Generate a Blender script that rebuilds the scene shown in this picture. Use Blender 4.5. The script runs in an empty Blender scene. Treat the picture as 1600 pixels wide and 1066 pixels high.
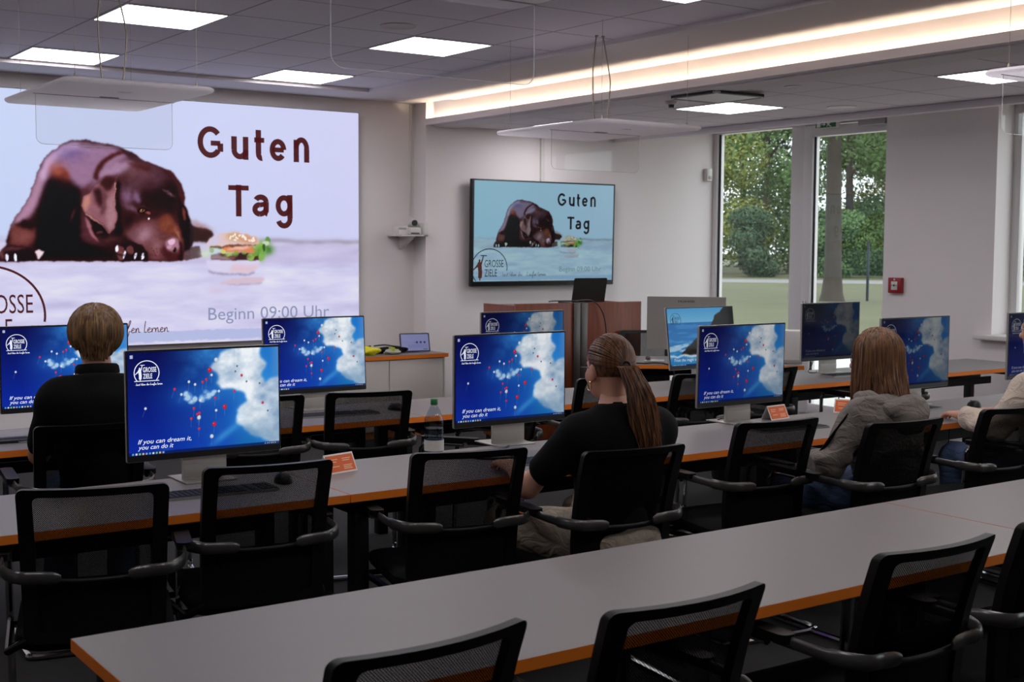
import bpy, bmesh, math, random
import numpy as np
from mathutils import Vector, Matrix, Euler
sc = bpy.context.scene
COL = sc.collection
PI = math.pi
# ---------------------------------------------------------------- camera
cam = bpy.data.cameras.new('camera'); cam_o = bpy.data.objects.new('camera', cam); COL.objects.link(cam_o)
cam.sensor_fit = 'HORIZONTAL'; cam.sensor_width = 36; cam.lens = 45.116; cam.clip_end = 400; cam.clip_start = 0.05
CR, CU, CF = [[0.819292, -0.57335, 0.005558], [0.037614, 0.063416, 0.997278], [0.572142, 0.816853, -0.073522]]
cam_o.matrix_world = Matrix(((CR[0], CU[0], -CF[0], 0), (CR[1], CU[1], -CF[1], 0), (CR[2], CU[2], -CF[2], 1.63), (0, 0, 0, 1)))
sc.camera = cam_o
cam.dof.use_dof = True; cam.dof.focus_distance = 5.2; cam.dof.aperture_fstop = 8.0
sc.view_settings.view_transform = 'Standard'; sc.view_settings.look = 'None'
sc.view_settings.exposure = 0.0; sc.view_settings.gamma = 1.0; sc.view_settings.use_curve_mapping = False
sc.cycles.max_bounces = 10; sc.cycles.diffuse_bounces = 4; sc.cycles.transparent_max_bounces = 24
sc.cycles.sample_clamp_indirect = 6.0
# ---------------------------------------------------------------- daylight: bright overcast sky
SKY_STRENGTH = 2.9
LAMP = 11.6            # radiance of the ceiling luminaires
COVE = 62.0           # radiance of the warm cove strip
LEDWALL = 1.0        # radiance of white on the video wall
world = bpy.data.worlds.new('sky'); sc.world = world; world.use_nodes = True
wn = world.node_tree; wn.nodes.clear()
wo = wn.nodes.new('ShaderNodeOutputWorld'); wb = wn.nodes.new('ShaderNodeBackground')
wb.inputs['Color'].default_value = (0.86, 0.93, 1.0, 1); wb.inputs['Strength'].default_value = SKY_STRENGTH
wn.links.new(wb.outputs[0], wo.inputs[0])
sun = bpy.data.lights.new('sun', 'SUN'); sun.energy = 0.9; sun.angle = math.radians(12); sun.color = (1, .95, .86)
sun_o = bpy.data.objects.new('sun', sun); COL.objects.link(sun_o); sun_o.rotation_euler = Euler((math.radians(38), math.radians(18), math.radians(-20)))
sun_o.location = (30, 0, 30)
# ---------------------------------------------------------------- helpers
def lin(c):
    return tuple(((v/255)/12.92 if v/255 <= .04045 else ((v/255+.055)/1.055)**2.4) for v in c[:3])+(1.0,)
MATS = {}
def mat(name, col, rough=.5, metal=0., noise=0., nscale=30., bump=0., bscale=200., spec=.5, alpha=None, coat=0.):
    if name in MATS: return MATS[name]
    m = bpy.data.materials.new(name); m.use_nodes = True; nt = m.node_tree; b = nt.nodes['Principled BSDF']
    b.inputs['Base Color'].default_value = lin(col); b.inputs['Roughness'].default_value = rough
    b.inputs['Metallic'].default_value = metal; b.inputs['Specular IOR Level'].default_value = spec
    if coat: b.inputs['Coat Weight'].default_value = coat
    tc = nt.nodes.new('ShaderNodeTexCoord')
    nz = nt.nodes.new('ShaderNodeTexNoise'); nz.inputs['Scale'].default_value = nscale; nz.inputs['Detail'].default_value = 4
    nt.links.new(tc.outputs['Object'], nz.inputs['Vector'])
    mx = nt.nodes.new('ShaderNodeMix'); mx.data_type = 'RGBA'
    c = lin(col); n = noise or .03
    mx.inputs['A'].default_value = tuple(max(0, v*(1-n)) for v in c[:3])+(1,); mx.inputs['B'].default_value = tuple(min(1, v*(1+n)) for v in c[:3])+(1,)
    nt.links.new(nz.outputs['Fac'], mx.inputs['Factor']); nt.links.new(mx.outputs['Result'], b.inputs['Base Color'])
    if bump:
        n2 = nt.nodes.new('ShaderNodeTexNoise'); n2.inputs['Scale'].default_value = bscale; n2.inputs['Detail'].default_value = 3
        nt.links.new(tc.outputs['Object'], n2.inputs['Vector'])
        bp = nt.nodes.new('ShaderNodeBump'); bp.inputs['Strength'].default_value = bump; bp.inputs['Distance'].default_value = .01
        nt.links.new(n2.outputs['Fac'], bp.inputs['Height']); nt.links.new(bp.outputs[0], b.inputs['Normal'])
    MATS[name] = m; return m
def folds(m, scale, dist):        # soft cloth folds
    nt = m.node_tree; b = nt.nodes['Principled BSDF']; tc = nt.nodes.new('ShaderNodeTexCoord'); mp = nt.nodes.new('ShaderNodeMapping'); mp.inputs['Scale'].default_value = (1, 1, 1.9)
    nt.links.new(tc.outputs['Object'], mp.inputs[0]); n = nt.nodes.new('ShaderNodeTexNoise'); n.inputs['Scale'].default_value = scale; n.inputs['Detail'].default_value = 2; n.inputs['Distortion'].default_value = 1.6; nt.links.new(mp.outputs[0], n.inputs['Vector'])
    bp = nt.nodes.new('ShaderNodeBump'); bp.inputs['Strength'].default_value = 1; bp.inputs['Distance'].default_value = dist; nt.links.new(n.outputs['Fac'], bp.inputs['Height'])
    if b.inputs['Normal'].links: nt.links.new(b.inputs['Normal'].links[0].from_socket, bp.inputs['Normal'])
    nt.links.new(bp.outputs[0], b.inputs['Normal']); return m
def emit(name, col, s):
    if name in MATS: return MATS[name]
    m = bpy.data.materials.new(name); m.use_nodes = True; nt = m.node_tree; nt.nodes.clear()
    o = nt.nodes.new('ShaderNodeOutputMaterial'); e = nt.nodes.new('ShaderNodeEmission')
    e.inputs['Color'].default_value = lin(col); e.inputs['Strength'].default_value = s; nt.links.new(e.outputs[0], o.inputs[0])
    MATS[name] = m; return m
def screen_mat(name, strength, rough=.12, spec=.13):
    m = bpy.data.materials.new(name); m.use_nodes = True; nt = m.node_tree; b = nt.nodes['Principled BSDF']
    a = nt.nodes.new('ShaderNodeVertexColor'); a.layer_name = 'Col'
    b.inputs['Base Color'].default_value = (.004, .004, .005, 1); b.inputs['Roughness'].default_value = rough; b.inputs['Specular IOR Level'].default_value = spec
    nt.links.new(a.outputs['Color'], b.inputs['Emission Color']); b.inputs['Emission Strength'].default_value = strength
    return m
def glass(name, tint=(255, 255, 255), gloss=.06, rough=0.0, fres=1.0):
    m = bpy.data.materials.new(name); m.use_nodes = True; nt = m.node_tree; nt.nodes.clear()
    o = nt.nodes.new('ShaderNodeOutputMaterial'); t = nt.nodes.new('ShaderNodeBsdfTransparent'); t.inputs[0].default_value = lin(tint)
    g = nt.nodes.new('ShaderNodeBsdfGlossy'); g.inputs['Roughness'].default_value = rough
    f = nt.nodes.new('ShaderNodeFresnel'); f.inputs['IOR'].default_value = 1.5
    geo = nt.nodes.new('ShaderNodeNewGeometry'); inv = nt.nodes.new('ShaderNodeMath'); inv.operation = 'MULTIPLY_ADD'; inv.inputs[1].default_value = -fres; inv.inputs[2].default_value = fres
    nt.links.new(geo.outputs['Backfacing'], inv.inputs[0])
    mu = nt.nodes.new('ShaderNodeMath'); mu.operation = 'MULTIPLY'; nt.links.new(inv.outputs[0], mu.inputs[1])
    ms = nt.nodes.new('ShaderNodeMixShader')
    nt.links.new(f.outputs[0], mu.inputs[0]); nt.links.new(mu.outputs[0], ms.inputs[0]); nt.links.new(t.outputs[0], ms.inputs[1]); nt.links.new(g.outputs[0], ms.inputs[2])
    nt.links.new(ms.outputs[0], o.inputs[0]); return m
class MB:
    def __init__(s): s.v = []; s.f = []; s.m = []; s.s = []
    def add(s, v, f, mi=0, sm=False, mx=None):
        n = len(s.v)
        s.v += [tuple(mx @ Vector(p)) for p in v] if mx is not None else [tuple(p) for p in v]
        s.f += [tuple(i+n for i in q) for q in f]; s.m += [mi]*len(f); s.s += [sm]*len(f); return s
    def bm(s, b, mi=0, sm=False, mx=None):
        b.verts.ensure_lookup_table(); b.verts.index_update()
        s.add([v.co[:] for v in b.verts], [[v.index for v in f.verts] for f in b.faces], mi, sm, mx); b.free(); return s
    def box(s, x0, x1, y0, y1, z0, z1, bev=0, mi=0, mx=None, seg=2):
        b = bmesh.new(); bmesh.ops.create_cube(b, size=1)
        for v in b.verts: v.co = Vector(((x0+x1)/2+v.co.x*(x1-x0), (y0+y1)/2+v.co.y*(y1-y0), (z0+z1)/2+v.co.z*(z1-z0)))
        if bev: bmesh.ops.bevel(b, geom=b.edges[:], offset=bev, segments=seg, affect='EDGES', profile=.5)
        return s.bm(b, mi, bool(bev), mx)
    def tube(s, pts, r, seg=8, closed=False, mi=0, sx=1., up=None, mx=None, caps=True):
        P = [Vector(p) for p in pts]; n = len(P); R = r if hasattr(r, '__len__') else [r]*n
        v = []; f = []; pu = None
        for i in range(n):
            if closed: t = P[(i+1) % n]-P[i-1]
            else: t = P[min(i+1, n-1)]-P[max(i-1, 0)]
            if t.length < 1e-9: t = Vector((0, 0, 1))
            t.normalize()
            if pu is None:
                pu = Vector(up) if up else (Vector((0, 0, 1)) if abs(t.z) < .9 else Vector((0, 1, 0)))
            u = pu-t*pu.dot(t)
            if u.length < 1e-6: u = t.orthogonal()
            u.normalize(); w = t.cross(u); pu = u
            for k in range(seg):
                a = 2*PI*k/seg; v.append(P[i]+u*math.cos(a)*R[i]+w*math.sin(a)*R[i]*sx)
        for i in range(n if closed else n-1):
            j = (i+1) % n
            for k in range(seg): f.append((i*seg+k, i*seg+(k+1) % seg, j*seg+(k+1) % seg, j*seg+k))
        if caps and not closed: f.append(tuple(range(seg))[::-1]); f.append(tuple((n-1)*seg+k for k in range(seg)))
        return s.add(v, f, mi, True, mx)
    def lathe(s, prof, seg=24, mi=0, mx=None, c=(0, 0)):
        v = []; f = []; n = len(prof)
        for r, z in prof:
            for k in range(seg): a = 2*PI*k/seg; v.append((c[0]+r*math.cos(a), c[1]+r*math.sin(a), z))
        for i in range(n-1):
            for k in range(seg): f.append((i*seg+k, i*seg+(k+1) % seg, (i+1)*seg+(k+1) % seg, (i+1)*seg+k))
        if prof[0][0] > 1e-5: f.append(tuple(range(seg))[::-1])
        if prof[-1][0] > 1e-5: f.append(tuple((n-1)*seg+k for k in range(seg)))
        return s.add(v, f, mi, True, mx)
    def prism(s, pts, z0, z1, mi=0, mx=None, sm=False):
        n = len(pts); v = [(x, y, z0) for x, y in pts]+[(x, y, z1) for x, y in pts]
        f = [tuple(range(n))[::-1], tuple(range(n, 2*n))]+[(i, (i+1) % n, n+(i+1) % n, n+i) for i in range(n)]
        return s.add(v, f, mi, sm, mx)
    def build(s, name, mats, parent=None, loc=None):
        me = bpy.data.meshes.new(name); me.from_pydata(s.v, [], s.f)
        for m in (mats if isinstance(mats, (list, tuple)) else [mats]): me.materials.append(m)
        me.polygons.foreach_set('material_index', s.m); me.polygons.foreach_set('use_smooth', s.s); me.update()
        if len(s.f) < 60000:
            b = bmesh.new(); b.from_mesh(me); bmesh.ops.recalc_face_normals(b, faces=b.faces[:]); b.to_mesh(me); b.free()
            if any(s.s): me.set_sharp_from_angle(angle=math.radians(42))
        return link(name, me, parent, loc)
def link(name, me, parent=None, loc=None):
    o = bpy.data.objects.new(name, me); COL.objects.link(o)
    if parent is not None: o.parent = parent
    if loc is not None: o.location = loc
    return o
def rrect(w, h, r, n=6, cx=0, cy=0):
    p = []
    for k, (sx, sy) in enumerate(((1, 1), (-1, 1), (-1, -1), (1, -1))):
        for i in range(n+1):
            a = PI/2*(k+i/n); p.append((cx+sx*(w/2-r)+r*math.cos(a), cy+sy*(h/2-r)+r*math.sin(a)))
    return p
def tag(o, label, cat, group=None, kind=None):
    o['label'] = label; o['category'] = cat
    if group: o['group'] = group
    if kind: o['kind'] = kind
    return o
def thing(name, label, cat, loc=(0, 0, 0), rz=0, group=None):
    o = bpy.data.objects.new(name, None); COL.objects.link(o); o.empty_display_size = .1
    o.location = loc; o.rotation_euler = (0, 0, rz); return tag(o, label, cat, group)
def struct(name, mb, m, label, cat):
    o = mb.build(name, m); o['kind'] = 'structure'; return tag(o, label, cat)
def copy_tree(o, parent=None):
    c = o.copy(); COL.objects.link(c)
    if parent is not None: c.parent = parent
    for ch in list(o.children): copy_tree(ch, c)
    return c
def dup(root, label, loc, rz=0, group=None):
    c = copy_tree(root); c.location = loc; c.rotation_euler = (0, 0, rz); c['label'] = label
    if group: c['group'] = group
    return c
def yz(x): return Matrix(((0, 0, 1, x), (1, 0, 0, 0), (0, 1, 0, 0), (0, 0, 0, 1)))      # drawing plane facing +X
def xz(y): return Matrix(((1, 0, 0, 0), (0, 0, -1, y), (0, 1, 0, 0), (0, 0, 0, 1)))     # drawing plane facing -Y
TXT = {}
def text_geo(body, size, shear=0., bold=0., xs=1.):
    key = (body, size, shear, bold, xs)
    if key in TXT: return TXT[key]
    cu = bpy.data.curves.new('lettering', 'FONT'); cu.body = body; cu.size = size; cu.shear = shear; cu.offset = bold; cu.resolution_u = 3
    o = bpy.data.objects.new('lettering', cu); COL.objects.link(o)
    dg = bpy.context.evaluated_depsgraph_get(); me = bpy.data.meshes.new_from_object(o.evaluated_get(dg), depsgraph=dg)
    v = [(p.co.x*xs, p.co.y) for p in me.vertices]; f = [tuple(q.vertices) for q in me.polygons]
    bpy.data.objects.remove(o); bpy.data.curves.remove(cu); bpy.data.meshes.remove(me)
    TXT[key] = (v, f); return TXT[key]
def fit_text(body, x0, x1, ybase, cap, shear=0., bold=0.):      # lettering fitted between x0 and x1, capitals cap high
    v, f = text_geo(body, 1.0, shear, bold)
    hv, _ = text_geo('H', 1.0, 0, bold); ch = max(p[1] for p in hv)-min(p[1] for p in hv); b0 = min(p[1] for p in hv)
    xa = min(p[0] for p in v); xb = max(p[0] for p in v); sx = (x1-x0)/(xb-xa); sy = cap/ch
    return [(x0+(p[0]-xa)*sx, ybase+(p[1]-b0)*sy) for p in v], f
def stroke_geo(lines, w):
    v = []; f = []
    for L in lines:
        P = [Vector(p) for p in L]; n0 = len(v)
        for i, p in enumerate(P):
            t = P[min(i+1, len(P)-1)]-P[max(i-1, 0)]; t = t.normalized() if t.length else Vector((1, 0)); n = Vector((-t.y, t.x))*w/2
            v += [tuple(p+n), tuple(p-n)]
        f += [(n0+2*i, n0+2*i+1, n0+2*i+3, n0+2*i+2) for i in range(len(P)-1)]
    return v, f
def smoothline(P, n=6):
    out = []
    for i in range(len(P)-1):
        p0, p1, p2, p3 = [Vector(P[max(0, min(len(P)-1, i+k))]) for k in (-1, 0, 1, 2)]
        for j in range(n):
            t = j/n; out.append(.5*((2*p1)+(p2-p0)*t+(2*p0-5*p1+4*p2-p3)*t*t+(3*p1-p0-3*p2+p3)*t**3))
    out.append(Vector(P[-1])); return [tuple(p) for p in out]
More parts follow.
